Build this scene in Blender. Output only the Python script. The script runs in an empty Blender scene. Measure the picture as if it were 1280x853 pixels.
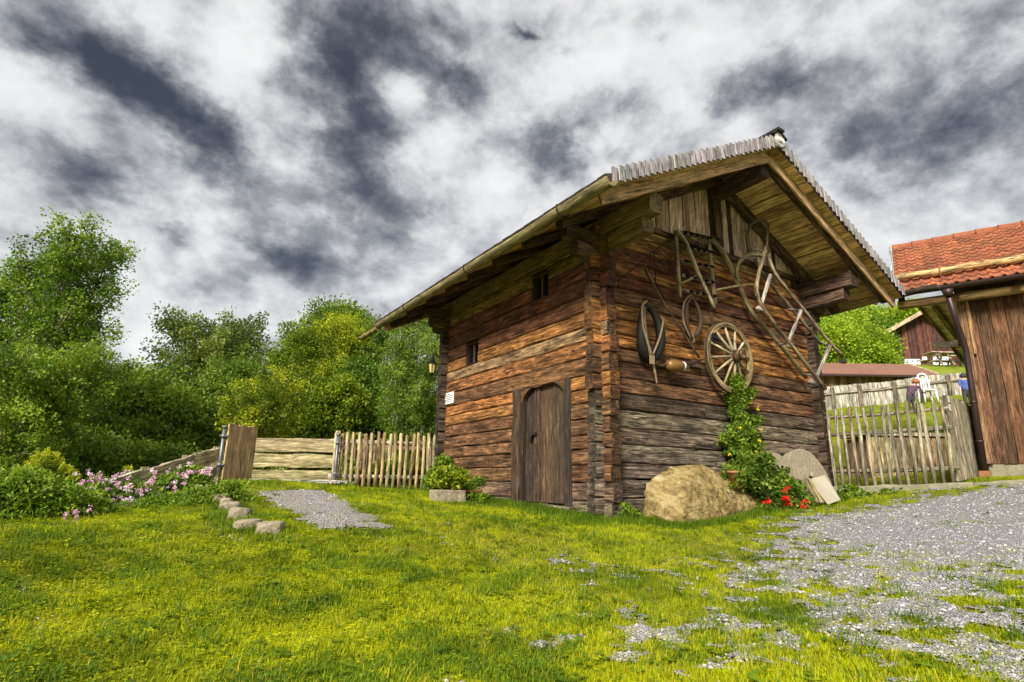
import bpy, bmesh, math, random
import numpy as np
from mathutils import Vector, Matrix

random.seed(7); RNG = np.random.default_rng(11)
S = bpy.context.scene
COL = S.collection

# ------------------------------------------------------------------ camera
FPX, PIT, ROLL, YAW = 714.7765, 0.2465, 0.0189, 0.5659
CAM = np.array([-5.3648, -6.0486, 0.4072])
Fv = np.array([math.sin(YAW)*math.cos(PIT), math.cos(YAW)*math.cos(PIT), math.sin(PIT)])
_R = np.array([math.cos(YAW), -math.sin(YAW), 0.0]); _U = np.cross(_R, Fv)
Rv = math.cos(ROLL)*_R + math.sin(ROLL)*_U
Uv = -math.sin(ROLL)*_R + math.cos(ROLL)*_U
cd = bpy.data.cameras.new('camera'); cam = bpy.data.objects.new('camera', cd); COL.objects.link(cam)
cd.sensor_width = 36; cd.lens = 36*FPX/1280; cd.clip_start = 0.05; cd.clip_end = 3000
m = Matrix.Identity(4)
for i in range(3):
    m[i][0] = Rv[i]; m[i][1] = Uv[i]; m[i][2] = -Fv[i]; m[i][3] = CAM[i]
cam.matrix_world = m
S.camera = cam

# survey helpers: turn a sight line of the photograph into a place in the world
def ray(px, py): return Fv + Rv*((px-640)/FPX) + Uv*((426.5-py)/FPX)
def at_dist(px, py, d):
    r = ray(px, py); return CAM + r*(d/math.hypot(r[0], r[1]))
def on_x(px, py, X): r = ray(px, py); return CAM + r*((X-CAM[0])/r[0])
def on_y(px, py, Y): r = ray(px, py); return CAM + r*((Y-CAM[1])/r[1])
def m_per_px(P): return float(np.dot(np.asarray(P)-CAM, Fv))/FPX

# ------------------------------------------------------------------ light, exposure
EXPO = 2.2
S.view_settings.view_transform = 'Standard'; S.view_settings.look = 'None'
S.view_settings.gamma = 1.0; S.view_settings.use_curve_mapping = False
S.view_settings.exposure = EXPO
SUN_EL, SUN_AZ = math.radians(36), math.radians(234)      # azimuth clockwise from +Y
sdir = np.array([math.sin(SUN_AZ)*math.cos(SUN_EL), math.cos(SUN_AZ)*math.cos(SUN_EL), math.sin(SUN_EL)])
ld = bpy.data.lights.new('sun', 'SUN'); sun = bpy.data.objects.new('sun', ld); COL.objects.link(sun)
ld.energy = 1.5; ld.angle = math.radians(18); ld.color = (1.0, 0.93, 0.82)
sun.rotation_euler = Vector(-sdir).to_track_quat('-Z', 'Y').to_euler(); sun.location = (-20, -10, 30)

# ------------------------------------------------------------------ node helpers
class NT:
    def __init__(s, tree): s.t = tree; s.n = tree.nodes; s.l = tree.links
    def add(s, typ, props=None, **ins):
        nd = s.n.new(typ)
        for k, v in (props or {}).items(): setattr(nd, k, v)
        for k, v in ins.items():
            key = int(k[1:]) if k[0] == 'i' and k[1:].isdigit() else k.replace('_', ' ')
            s.set(nd.inputs[key], v)
        return nd
    def set(s, sock, v):
        if isinstance(v, bpy.types.NodeSocket): s.l.new(v, sock)
        elif isinstance(v, bpy.types.Node): s.l.new(v.outputs[0], sock)
        else: sock.default_value = v
    def math(s, op, a, b=None, c=None, clamp=False):
        nd = s.n.new('ShaderNodeMath'); nd.operation = op; nd.use_clamp = clamp
        s.set(nd.inputs[0], a)
        if b is not None: s.set(nd.inputs[1], b)
        if c is not None: s.set(nd.inputs[2], c)
        return nd.outputs[0]
    def vmath(s, op, a, b=None):
        nd = s.n.new('ShaderNodeVectorMath'); nd.operation = op
        s.set(nd.inputs[0], a)
        if b is not None: s.set(nd.inputs[1], b)
        return nd.outputs['Value'] if op in ('DOT_PRODUCT', 'LENGTH') else nd.outputs[0]
    def mix(s, f, a, b, blend='MIX'):
        nd = s.n.new('ShaderNodeMix'); nd.data_type = 'RGBA'; nd.blend_type = blend; nd.clamp_factor = True
        s.set(nd.inputs[0], f)
        for i, v in ((6, a), (7, b)):
            s.set(nd.inputs[i], (*v, 1.0) if isinstance(v, tuple) and len(v) == 3 else v)
        return nd.outputs[2]
    def noise(s, vec, scale, detail=4, rough=0.55, dist=0.0, dim='3D'):
        nd = s.n.new('ShaderNodeTexNoise'); nd.noise_dimensions = dim
        if vec is not None: s.set(nd.inputs['Vector'], vec)
        nd.inputs['Scale'].default_value = scale; nd.inputs['Detail'].default_value = detail
        nd.inputs['Roughness'].default_value = rough; nd.inputs['Distortion'].default_value = dist
        return nd.outputs['Fac']
    def ramp(s, f, stops, interp='LINEAR'):
        nd = s.n.new('ShaderNodeValToRGB'); cr = nd.color_ramp; cr.interpolation = interp
        while len(cr.elements) < len(stops): cr.elements.new(0.5)
        for e, (p, c) in zip(cr.elements, stops):
            e.position = p; e.color = (c, c, c, 1) if not isinstance(c, tuple) else (*c, 1)
        s.set(nd.inputs[0], f); return nd.outputs[0]
    def rng(s, v, a, b, c=0.0, d=1.0, smooth=False):
        nd = s.n.new('ShaderNodeMapRange'); nd.interpolation_type = 'SMOOTHSTEP' if smooth else 'LINEAR'
        s.set(nd.inputs[0], v)
        for i, q in zip((1, 2, 3, 4), (a, b, c, d)): nd.inputs[i].default_value = q
        return nd.outputs[0]

def newmat(name):
    mt = bpy.data.materials.new(name); mt.use_nodes = True; nt = NT(mt.node_tree)
    nt.n.clear(); out = nt.n.new('ShaderNodeOutputMaterial'); return mt, nt, out

# ------------------------------------------------------------------ sky
W_ = bpy.data.worlds.new('World'); S.world = W_; W_.use_nodes = True
w = NT(W_.node_tree); w.n.clear()
wout = w.n.new('ShaderNodeOutputWorld'); bg = w.n.new('ShaderNodeBackground'); bg.inputs[1].default_value = 0.1
sky = w.n.new('ShaderNodeTexSky'); sky.sky_type = 'NISHITA'; sky.sun_disc = False
sky.sun_elevation = SUN_EL; sky.sun_rotation = SUN_AZ
geo = w.n.new('ShaderNodeTexCoord')
dirv = geo.outputs['Generated']
sep = w.add('ShaderNodeSeparateXYZ', i0=dirv)
KZ = 0.30
zz = w.math('ADD', w.math('ABSOLUTE', sep.outputs[2]), KZ)
qv = w.add('ShaderNodeCombineXYZ', X=w.math('DIVIDE', sep.outputs[0], zz), Y=w.math('DIVIDE', sep.outputs[1], zz), Z=0.0).outputs[0]
warp = w.add('ShaderNodeTexNoise', i0=qv); warp.inputs['Scale'].default_value = 2.6; warp.inputs['Detail'].default_value = 5; warp.inputs['Roughness'].default_value = .6
wv = w.vmath('MULTIPLY', w.vmath('SUBTRACT', warp.outputs['Color'], (.5, .5, .5)), (.22, .22, 0))
warp2 = w.add('ShaderNodeTexNoise', i0=qv); warp2.inputs['Scale'].default_value = 11; warp2.inputs['Detail'].default_value = 6; warp2.inputs['Roughness'].default_value = .65
wv2 = w.vmath('MULTIPLY', w.vmath('SUBTRACT', warp2.outputs['Color'], (.5, .5, .5)), (.10, .10, 0))
qw = w.vmath('ADD', w.vmath('ADD', qv, wv), wv2)
def q_of(px, py):
    r = ray(px, py); r = r/np.linalg.norm(r); return np.array([r[0], r[1]])/(abs(r[2])+KZ)
# cloud banks: where each dark bank stands in the cloud layer (centre, half axes, tilt, weight)
BANKS = [(110, 70, 120, 45, 35, .8), (215, 140, 135, 46, 38, 1.05), (265, 180, 90, 34, 40, .6), (420, 90, 56, 125, -12, 1.1), (500, 55, 100, 34, 40, .65), (560, 110, 56, 26, 55, .55),
         (105, 222, 88, 28, 22, .85), (430, 205, 70, 50, 20, .45), (478, 275, 85, 42, 15, .62), (330, 305, 62, 20, 35, .8), (395, 330, 50, 26, 10, .4), (250, 352, 70, 26, 0, .45), (690, 180, 58, 46, -10, .85), (700, 215, 40, 24, -10, .4),
         (640, 18, 20, 8, 20, .7), (780, 142, 40, 18, 20, .5), (975, 102, 52, 30, -20, .75), (915, 130, 30, 30, 10, .55), (1150, 180, 120, 75, -12, .6), (1230, 120, 120, 70, 10, .5),
         (1060, 190, 60, 45, 0, .3), (1240, 30, 130, 40, 0, .28), (235, 285, 22, 12, 20, .5), (30, 290, 60, 30, 0, .2), (825, 38, 18, 10, 0, .35), (700, 50, 22, 8, 0, .35)]
BRIGHT = [(40, 160, 90, 55, 20, .25), (300, 60, 50, 60, 0, .35), (590, 240, 70, 60, 0, .2), (800, 70, 130, 60, 0, .2), (200, 380, 160, 50, 0, .12), (1020, 140, 60, 40, 0, .15), (1120, 300, 120, 60, 0, .12)]
dens = 0.0
for k, (px, py, ax, ay, ang, wt) in enumerate(BANKS + BRIGHT):
    c = q_of(px, py); J = np.stack([(q_of(px+2, py)-c)/2, (q_of(px, py+2)-c)/2], 1)
    a = math.radians(ang); E = np.array([[math.cos(a)*ax, -math.sin(a)*ay], [math.sin(a)*ax, math.cos(a)*ay]])
    A = np.linalg.inv(J @ E); kk = A @ c
    s1 = w.math('SUBTRACT', w.vmath('DOT_PRODUCT', qw, (*A[0], 0)), float(kk[0]))
    s2 = w.math('SUBTRACT', w.vmath('DOT_PRODUCT', qw, (*A[1], 0)), float(kk[1]))
    ss = w.math('MULTIPLY_ADD', s1, s1, w.math('MULTIPLY', s2, s2))
    g = w.math('POWER', 0.36, ss)
    dens = w.math('MULTIPLY_ADD', g, wt*.88 if k < len(BANKS) else -wt, dens)
w3 = w.add('ShaderNodeTexNoise', i0=dirv); w3.inputs['Scale'].default_value = 3.0; w3.inputs['Detail'].default_value = 4
qs = w.vmath('ADD', dirv, w.vmath('MULTIPLY', w.vmath('SUBTRACT', w3.outputs['Color'], (.5, .5, .5)), (.07, .07, .07)))
qs = w.vmath('MULTIPLY', qs, (1.0, 1.0, 1.35))
bn = w.noise(w.vmath('ADD', qs, (3.1, 1.7, 0)), 3.6, 9, .58, 0)
bn2 = w.noise(qs, 12, 9, .62, 0)
def puff(v, sc=5.5):
    nd = w.n.new('ShaderNodeTexVoronoi'); nd.feature = 'F1'; w.set(nd.inputs['Vector'], v); nd.inputs['Scale'].default_value = sc; nd.inputs['Detail'].default_value = 3; nd.inputs['Roughness'].default_value = .5
    return nd.outputs['Distance']
pq = w.vmath('ADD', qs, w.vmath('MULTIPLY', w.vmath('SUBTRACT', warp2.outputs['Color'], (.5, .5, .5)), (.05, .05, .05)))
pf = puff(pq)
relief = w.math('ADD', w.math('SUBTRACT', w.noise(qs, 8, 8, .58, 0), w.noise(w.vmath('ADD', qs, (-.020, -.016, .016)), 8, 8, .58, 0)), w.math('MULTIPLY', w.math('SUBTRACT', pf, puff(w.vmath('ADD', pq, (-.030, -.022, .022)))), .30))
relief = w.math('MULTIPLY_ADD', w.math('SUBTRACT', pf, .56), .26, relief)
relief2 = w.math('SUBTRACT', w.noise(qs, 3.4, 6, .55), w.noise(w.vmath('ADD', qs, (-.05, -.04, .04)), 3.4, 6, .55))
dens = w.math('MULTIPLY', dens, w.math('ADD', .68, w.math('ADD', w.rng(bn2, .3, .7, -.1, .5), w.rng(bn, .3, .7, -.15, .35))))
tt = w.math('ADD', dens, w.math('ADD', w.rng(bn, .3, .75, -.19, .34), w.rng(bn2, .32, .68, -.21, .21)))
tt = w.math('ADD', tt, w.math('MULTIPLY_ADD', relief, .75, w.math('MULTIPLY', relief2, .8)))
ks = 10/2**EXPO
crgb = w.ramp(w.rng(tt, -.2, 1.55), [(0.0, (.92, .92, .91)), (.15, (.80, .80, .79)), (.28, (.58, .585, .59)), (.42, (.34, .345, .36)), (.58, (.18, .185, .205)), (.75, (.088, .094, .112)), (.92, (.052, .057, .070)), (1, (.045, .05, .062))])
cl = w.vmath('MULTIPLY', crgb, (ks, ks, ks))
fin = w.mix(0.97, sky.outputs[0], cl)
w.set(bg.inputs[0], fin); w.l.new(bg.outputs[0], wout.inputs[0])
W_.cycles.sampling_method = 'MANUAL'; W_.cycles.sample_map_resolution = 1024

# ------------------------------------------------------------------ materials
def wood(name, su=1.0, sv=1.0, ends=0.3, soot=0.0, contrast=1.0, bump=1.0, crack=1.0, rough=.82, moss=0.0):
    mt, n, out = newmat(name)
    uv = n.add('ShaderNodeUVMap').outputs[0]
    oi = n.n.new('ShaderNodeObjectInfo')
    off = n.math('MULTIPLY', oi.outputs['Random'], 57.0)
    sp = n.add('ShaderNodeSeparateXYZ', i0=uv)
    def vec(a, b): return n.add('ShaderNodeCombineXYZ', X=n.math('MULTIPLY', sp.outputs[0], a*su), Y=n.math('MULTIPLY', sp.outputs[1], b*sv), Z=off).outputs[0]
    wav = n.noise(vec(1.3, 3), 1.0, 2)
    grain = n.noise(vec(4.5, 95), 1.0, 6, .7, .35)
    streak = n.noise(vec(2.2, 24), 1.0, 5, .65, .6)
    crk = n.noise(vec(.9, 16), 1.0, 3, .5, .8)
    crack_m = n.ramp(n.math('ABSOLUTE', n.math('SUBTRACT', crk, .5)), [(0, 1.0), (.012, .9), (.03, 0.0), (1, 0.0)])
    hair = n.noise(vec(.7, 34), 1.0, 4, .6, .4)
    hair_m = n.ramp(n.math('ABSOLUTE', n.math('SUBTRACT', hair, .5)), [(0, .85), (.010, .6), (.022, 0.0), (1, 0.0)])
    hair_m = n.math('MULTIPLY', hair_m, n.rng(n.noise(vec(1.1, 9), 1.0, 3), .40, .52))
    gate = n.rng(n.noise(vec(1.9, 6), 1.0, 2), .42, .56)
    crack_m = n.math('MULTIPLY', crack_m, n.math('MULTIPLY', gate, crack))
    blotch = n.noise(vec(4.0, 10), 1.0, 6, .68)
    pits = n.noise(vec(30, 60), 1.0, 2)
    tint = oi.outputs['Color']
    v = n.math('ADD', n.math('MULTIPLY', n.rng(grain, .3, .7, -1, 1), .55*contrast), n.math('MULTIPLY', n.rng(streak, .25, .75, -1, 1), .62*contrast))
    v = n.math('ADD', v, n.math('MULTIPLY', n.rng(blotch, .3, .7, -1, 1), .38*contrast))
    v = n.math('MULTIPLY', n.math('POWER', 2.0, n.math('MULTIPLY', v, 1.45)), 1.0)
    base = n.mix(1.0, tint, n.add('ShaderNodeCombineColor', i0=v, i1=v, i2=v).outputs[0], 'MULTIPLY')
    endf = n.math('GREATER_THAN', sp.outputs[0], 500.0)
    base = n.mix(n.math('MULTIPLY', endf, ends), base, (.022, .013, .009))
    if soot > 0:
        st_ = n.rng(n.noise(vec(.9, 4.5), 1.0, 5, .62), .50, .66)
        base = n.mix(n.math('MULTIPLY', st_, soot), base, (.020, .012, .008))
    worn = n.rng(n.math('ADD', blotch, n.math('MULTIPLY', grain, .35)), .78, .95)
    base = n.mix(n.math('MULTIPLY', worn, .7), base, n.mix(.5, n.mix(1.0, tint, (1.9, 1.75, 1.6), 'MULTIPLY'), (.46, .36, .24)))
    if moss > 0:
        mm = n.rng(n.noise(vec(3, 7), 1.0, 4, .6), .5, .66)
        base = n.mix(n.math('MULTIPLY', mm, moss), base, (.17, .155, .035))
    dark = n.math('MAXIMUM', n.math('MAXIMUM', crack_m, hair_m), n.math('MULTIPLY', n.rng(pits, .68, .76), .6))
    base = n.mix(n.math('MULTIPLY', dark, .93), base, (.010, .007, .005))
    h = n.math('ADD', n.math('MULTIPLY', grain, .35), n.math('MULTIPLY', streak, .9))
    h = n.math('SUBTRACT', h, n.math('MULTIPLY', dark, .8))
    bp = n.add('ShaderNodeBump', Strength=.75*bump, Distance=.014, Height=h)
    p = n.add('ShaderNodeBsdfPrincipled', Base_Color=base, Roughness=rough, Normal=bp.outputs[0])
    p.inputs['Specular IOR Level'].default_value = .25
    n.l.new(p.outputs[0], out.inputs[0]); return mt

M_LOG = wood('hewn_log', ends=.65, soot=.62, contrast=1.5, bump=1.3, crack=1.0)
M_BOARD = wood('old_board', contrast=.95, crack=.8)
M_POLE = wood('weathered_pole', sv=.8, contrast=1.25, crack=1.0)
M_MOSSY = wood('mossy_timber', contrast=.9, crack=.7, moss=.6)

def plain(name, col, rough=.7, noise=.3, scale=30, bump=.3, metallic=0.0, col2=None, spec=.3, detail=5):
    mt, n, out = newmat(name)
    tc = n.n.new('ShaderNodeTexCoord'); oi = n.n.new('ShaderNodeObjectInfo')
    vec = n.vmath('ADD', tc.outputs['Object'], n.add('ShaderNodeCombineXYZ', X=n.math('MULTIPLY', oi.outputs['Random'], 31.0)).outputs[0])
    a = n.noise(vec, scale, detail, .6); b = n.noise(vec, scale*.17, 3, .6)
    c2 = col2 or tuple(c*(1-noise) for c in col)
    base = n.mix(n.rng(a, .3, .7), c2, col)
    base = n.mix(n.math('MULTIPLY', n.rng(b, .35, .65), noise), base, tuple(c*.55 for c in col))
    base = n.mix(1.0, base, oi.outputs['Color'], 'MULTIPLY')
    bp = n.add('ShaderNodeBump', Strength=bump, Distance=.01, Height=a)
    p = n.add('ShaderNodeBsdfPrincipled', Base_Color=base, Roughness=rough, Metallic=metallic, Normal=bp.outputs[0])
    p.inputs['Specular IOR Level'].default_value = spec
    n.l.new(p.outputs[0], out.inputs[0]); return mt

def leafmat(name, cols, trans=.35, rough=.5, hue_world=0.0):
    """cols: leaf colours from oldest to freshest; the 'tone' attribute of each leaf picks one"""
    mt, n, out = newmat(name)
    at = n.add('ShaderNodeAttribute', props={'attribute_name': 'tone'})
    base = n.ramp(at.outputs['Fac'], [(i/(len(cols)-1), c) for i, c in enumerate(cols)])
    d = n.add('ShaderNodeBsdfPrincipled', Base_Color=base, Roughness=rough); d.inputs['Specular IOR Level'].default_value = .25
    t = n.add('ShaderNodeBsdfTranslucent', Color=n.mix(1.0, base, (1.25, 1.3, .6), 'MULTIPLY'))
    mx = n.add('ShaderNodeMixShader', i0=trans, i1=d.outputs[0], i2=t.outputs[0])
    n.l.new(mx.outputs[0], out.inputs[0]); return mt

def ground_mat():
    mt, n, out = newmat('turf_soil')
    P = n.n.new('ShaderNodeNewGeometry').outputs['Position']
    a = n.noise(P, 3.0, 5, .6); b = n.noise(P, 40, 4, .7); c = n.noise(P, .35, 4, .6)
    base = n.mix(n.rng(a, .35, .65), (.10, .12, .010), (.21, .22, .02))
    base = n.mix(n.rng(c, .4, .65), base, (.16, .205, .022))
    base = n.mix(n.math('MULTIPLY', n.rng(b, .5, .68), .6), base, (.035, .042, .008))
    far = n.rng(n.vmath('LENGTH', n.vmath('SUBTRACT', P, tuple(CAM))), 14, 30)
    base = n.mix(n.math('MULTIPLY', far, .8), base, n.mix(n.rng(n.noise(P, 1.3, 5, .6), .35, .65), (.13, .18, .018), (.24, .29, .03)))
    bp = n.add('ShaderNodeBump', Strength=.8, Distance=.03, Height=n.math('ADD', b, a))
    p = n.add('ShaderNodeBsdfPrincipled', Base_Color=base, Roughness=.95, Normal=bp.outputs[0]); p.inputs['Specular IOR Level'].default_value = .1
    n.l.new(p.outputs[0], out.inputs[0]); return mt

def gravel_mat(name, lo, hi, scale=55):
    mt, n, out = newmat(name)
    P = n.n.new('ShaderNodeNewGeometry').outputs['Position']
    vo = n.add('ShaderNodeTexVoronoi', Vector=P, Scale=scale); vo2 = n.add('ShaderNodeTexVoronoi', Vector=P, Scale=scale*2.3)
    cc = n.add('ShaderNodeSeparateColor', i0=vo.outputs['Color']); c2 = n.add('ShaderNodeSeparateColor', i0=vo2.outputs['Color'])
    base = n.mix(n.math('MULTIPLY_ADD', cc.outputs[0], .65, n.math('MULTIPLY', c2.outputs[1], .35)), lo, hi)
    base = n.mix(n.rng(vo.outputs['Distance'], .42, .62), base, tuple(c*.25 for c in lo))
    big = n.noise(P, 1.1, 4, .6)
    base = n.mix(n.math('MULTIPLY', n.rng(big, .5, .7), .35), base, (.20, .175, .10))
    h = n.math('MULTIPLY', vo.outputs['Distance'], -1.0)
    bp = n.add('ShaderNodeBump', Strength=1.0, Distance=.02, Height=h)
    p = n.add('ShaderNodeBsdfPrincipled', Base_Color=base, Roughness=.85, Normal=bp.outputs[0])
    n.l.new(p.outputs[0], out.inputs[0]); return mt

def grassmat(name, lo, hi, dry, dryamt):
    mt, n, out = newmat(name)
    P = n.n.new('ShaderNodeNewGeometry').outputs['Position']; oi = n.n.new('ShaderNodeObjectInfo')
    at = n.add('ShaderNodeAttribute', props={'attribute_name': 'tone'})
    big = n.noise(P, .9, 4, .6); med = n.noise(P, 3.5, 3, .6)
    f = n.math('ADD', n.math('MULTIPLY', n.rng(big, .36, .64), .6), n.math('ADD', n.math('MULTIPLY', n.rng(med, .35, .65), .3), n.math("MULTIPLY", oi.outputs["Random"], .5)), clamp=True)
    base = n.mix(f, lo, hi)
    base = n.mix(n.rng(n.math('ADD', at.outputs['Fac'], n.math('MULTIPLY', med, .5)), 1.38-dryamt, 1.5-dryamt), base, dry)
    d = n.add('ShaderNodeBsdfPrincipled', Base_Color=base, Roughness=.55); d.inputs['Specular IOR Level'].default_value = .2
    t = n.add('ShaderNodeBsdfTranslucent', Color=n.mix(1.0, base, (1.2, 1.2, .6), 'MULTIPLY'))
    mx = n.add('ShaderNodeMixShader', i0=.4, i1=d.outputs[0], i2=t.outputs[0])
    n.l.new(mx.outputs[0], out.inputs[0]); return mt

M_GROUND = ground_mat()
M_GRAVEL = gravel_mat('grey_gravel', (.30, .295, .305), (.80, .795, .83), 95)
M_PATH = gravel_mat('path_gravel', (.32, .29, .265), (.76, .71, .67), 75)
M_IRON = plain('rusty_iron', (.060, .042, .034), .65, .5, 60, .4, 0.4)
M_DARKIRON = plain('black_iron', (.018, .018, .02), .5, .3, 60, .2, .3)
M_STEEL = plain('galvanised_steel', (.20, .225, .235), .45, .3, 40, .1, .6)
M_COPPER = plain('brown_copper', (.075, .05, .048), .42, .3, 20, .1, .55)
def rock_mat():
    mt, n, out = newmat('golden_rock'); tc = n.n.new('ShaderNodeTexCoord'); P = tc.outputs['Object']
    wp_ = n.vmath('ADD', P, n.vmath('MULTIPLY', n.vmath('SUBTRACT', n.add('ShaderNodeTexNoise', i0=P, i2=4.0).outputs['Color'], (.5, .5, .5)), (.25, .25, .25)))
    a = n.noise(wp_, 3.2, 9, .68); b = n.noise(wp_, 14, 8, .7); c = n.noise(P, 1.4, 4, .6)
    vo = n.add('ShaderNodeTexVoronoi', props={'feature': 'DISTANCE_TO_EDGE'}, Vector=wp_, Scale=4.5)
    crack = n.rng(vo.outputs['Distance'], 0, .035, 1, 0); crack = n.math('MULTIPLY', crack, n.rng(c, .5, .6))
    base = n.ramp(n.math('ADD', n.math('MULTIPLY', a, .6), n.math('MULTIPLY', b, .4)), [(.33, (.05, .035, .014)), (.42, (.15, .10, .036)), (.50, (.31, .225, .09)), (.58, (.43, .34, .17)), (.68, (.58, .50, .34))])
    base = n.mix(n.math('MULTIPLY', n.rng(c, .5, .65), .45), base, (.30, .20, .05))
    base = n.mix(n.math('MULTIPLY', crack, .6), base, (.02, .014, .007))
    h = n.math('SUBTRACT', n.math('ADD', a, n.math('MULTIPLY', b, .5)), n.math('MULTIPLY', crack, .6))
    bp = n.add('ShaderNodeBump', Strength=1.0, Distance=.06, Height=h)
    p = n.add('ShaderNodeBsdfPrincipled', Base_Color=base, Roughness=.88, Normal=bp.outputs[0]); p.inputs['Specular IOR Level'].default_value = .2
    n.l.new(p.outputs[0], out.inputs[0]); return mt
M_ROCK = rock_mat()
M_STONE = plain('pale_stone', (.40, .34, .24), .9, .5, 22, 1.0, 0, (.17, .14, .09), detail=9)
M_SLAB = plain('cream_slab', (.46, .42, .32), .8, .12, 20, .15)
M_CONC = plain('mossy_concrete', (.30, .28, .20), .9, .4, 12, .5, 0, (.18, .17, .10), detail=8)
M_TILE = plain('red_clay', (.40, .135, .062), .8, .6, 11, .5, 0, (.20, .062, .034))
M_REDROOF = plain('faded_red_roof', (.27, .135, .09), .85, .4, 10, .3, 0, (.17, .08, .055))
M_POT = plain('terracotta', (.42, .19, .09), .8, .3, 25, .2)
M_LEATHER = plain('black_leather', (.022, .017, .014), .6, .4, 35, .8, 0, (.008, .007, .006))
M_STRAP = plain('pale_leather', (.34, .26, .15), .7, .4, 30, .3)
M_BROWNLEATHER = plain('brown_leather', (.10, .055, .028), .6, .4, 35, .4)
M_BRASS = plain('dull_brass', (.34, .19, .06), .45, .4, 18, .3, .35)
M_WHITE = plain('white_paint', (.78, .78, .78), .6, .08, 20, .05)
M_INK = plain('dark_ink', (.05, .05, .05), .7, .05, 20, 0)
M_DARK = plain('dark_interior', (.006, .005, .004), .95, .2, 20, 0)
M_PINK = plain('pink_petal', (.72, .34, .52), .6, .15, 40, 0, col2=(.78, .55, .68))
M_PALEPINK = plain('pale_pink_petal', (.82, .66, .74), .6, .1, 40, 0)
M_RED = plain('red_petal', (.78, .018, .012), .6, .15, 40, 0, col2=(.6, .01, .01))
M_YELLOW = plain('yellow_petal', (.75, .6, .02), .6, .1, 40, 0)
M_SKIN = plain('skin', (.55, .32, .22), .6, .05, 20, 0)
M_HAIR = plain('reddish_hair', (.38, .13, .04), .6, .2, 60, .2)
M_PURPLE = plain('plum_cloth', (.11, .06, .10), .8, .15, 40, .2)
M_BLUE = plain('blue_cloth', (.08, .13, .42), .8, .15, 40, .2)
M_FOREST = leafmat('conifer_needles', [(.035, .075, .06), (.055, .11, .085), (.09, .15, .10)], .15)
def glass_mat():
    mt, n, out = newmat('window_glass')
    p = n.add('ShaderNodeBsdfPrincipled', Base_Color=(.25, .30, .36, 1), Roughness=.08); n.l.new(p.outputs[0], out.inputs[0]); return mt
M_GLASS = glass_mat()
M_LAMPGLASS = plain('amber_glass', (.55, .42, .16), .2, .1, 20, 0)

# ------------------------------------------------------------------ mesh helpers
ORIG = {}       # world origin of each object, so children can be placed in world terms
def tag(o, label=None, cat=None, group=None, kind=None):
    if label: o['label'] = label
    if cat: o['category'] = cat
    if group: o['group'] = group
    if kind: o['kind'] = kind
    return o
def thing(name, label, cat, loc, group=None):
    o = bpy.data.objects.new(name, None); COL.objects.link(o); o.location = [float(v) for v in loc]
    o.empty_display_size = .2; ORIG[o] = np.asarray(loc, float); return tag(o, label, cat, group)
def link(name, me, parent=None, origin=(0, 0, 0), color=None, rot=None):
    o = bpy.data.objects.new(name, me); COL.objects.link(o)
    origin = np.asarray(origin, float); ORIG[o] = origin
    if parent is not None:
        o.parent = parent; origin = origin - ORIG[parent]
    if rot is None: o.location = [float(v) for v in origin]
    else: o.matrix_local = Matrix.Translation([float(v) for v in origin]) @ rot.to_4x4()
    if color is not None: o.color = (*color[:3], 1.0)
    return o

def sines(rs, n, amp, freqs=(1.0, 2.3, 4.7)):
    ph = rs.uniform(0, 6.28, len(freqs)); am = rs.uniform(.4, 1, len(freqs))/np.arange(1, len(freqs)+1)
    t = np.linspace(0, 1, n)
    return amp*sum(a*np.sin(6.28*f*t+p) for a, f, p in zip(am, freqs, ph))

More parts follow.
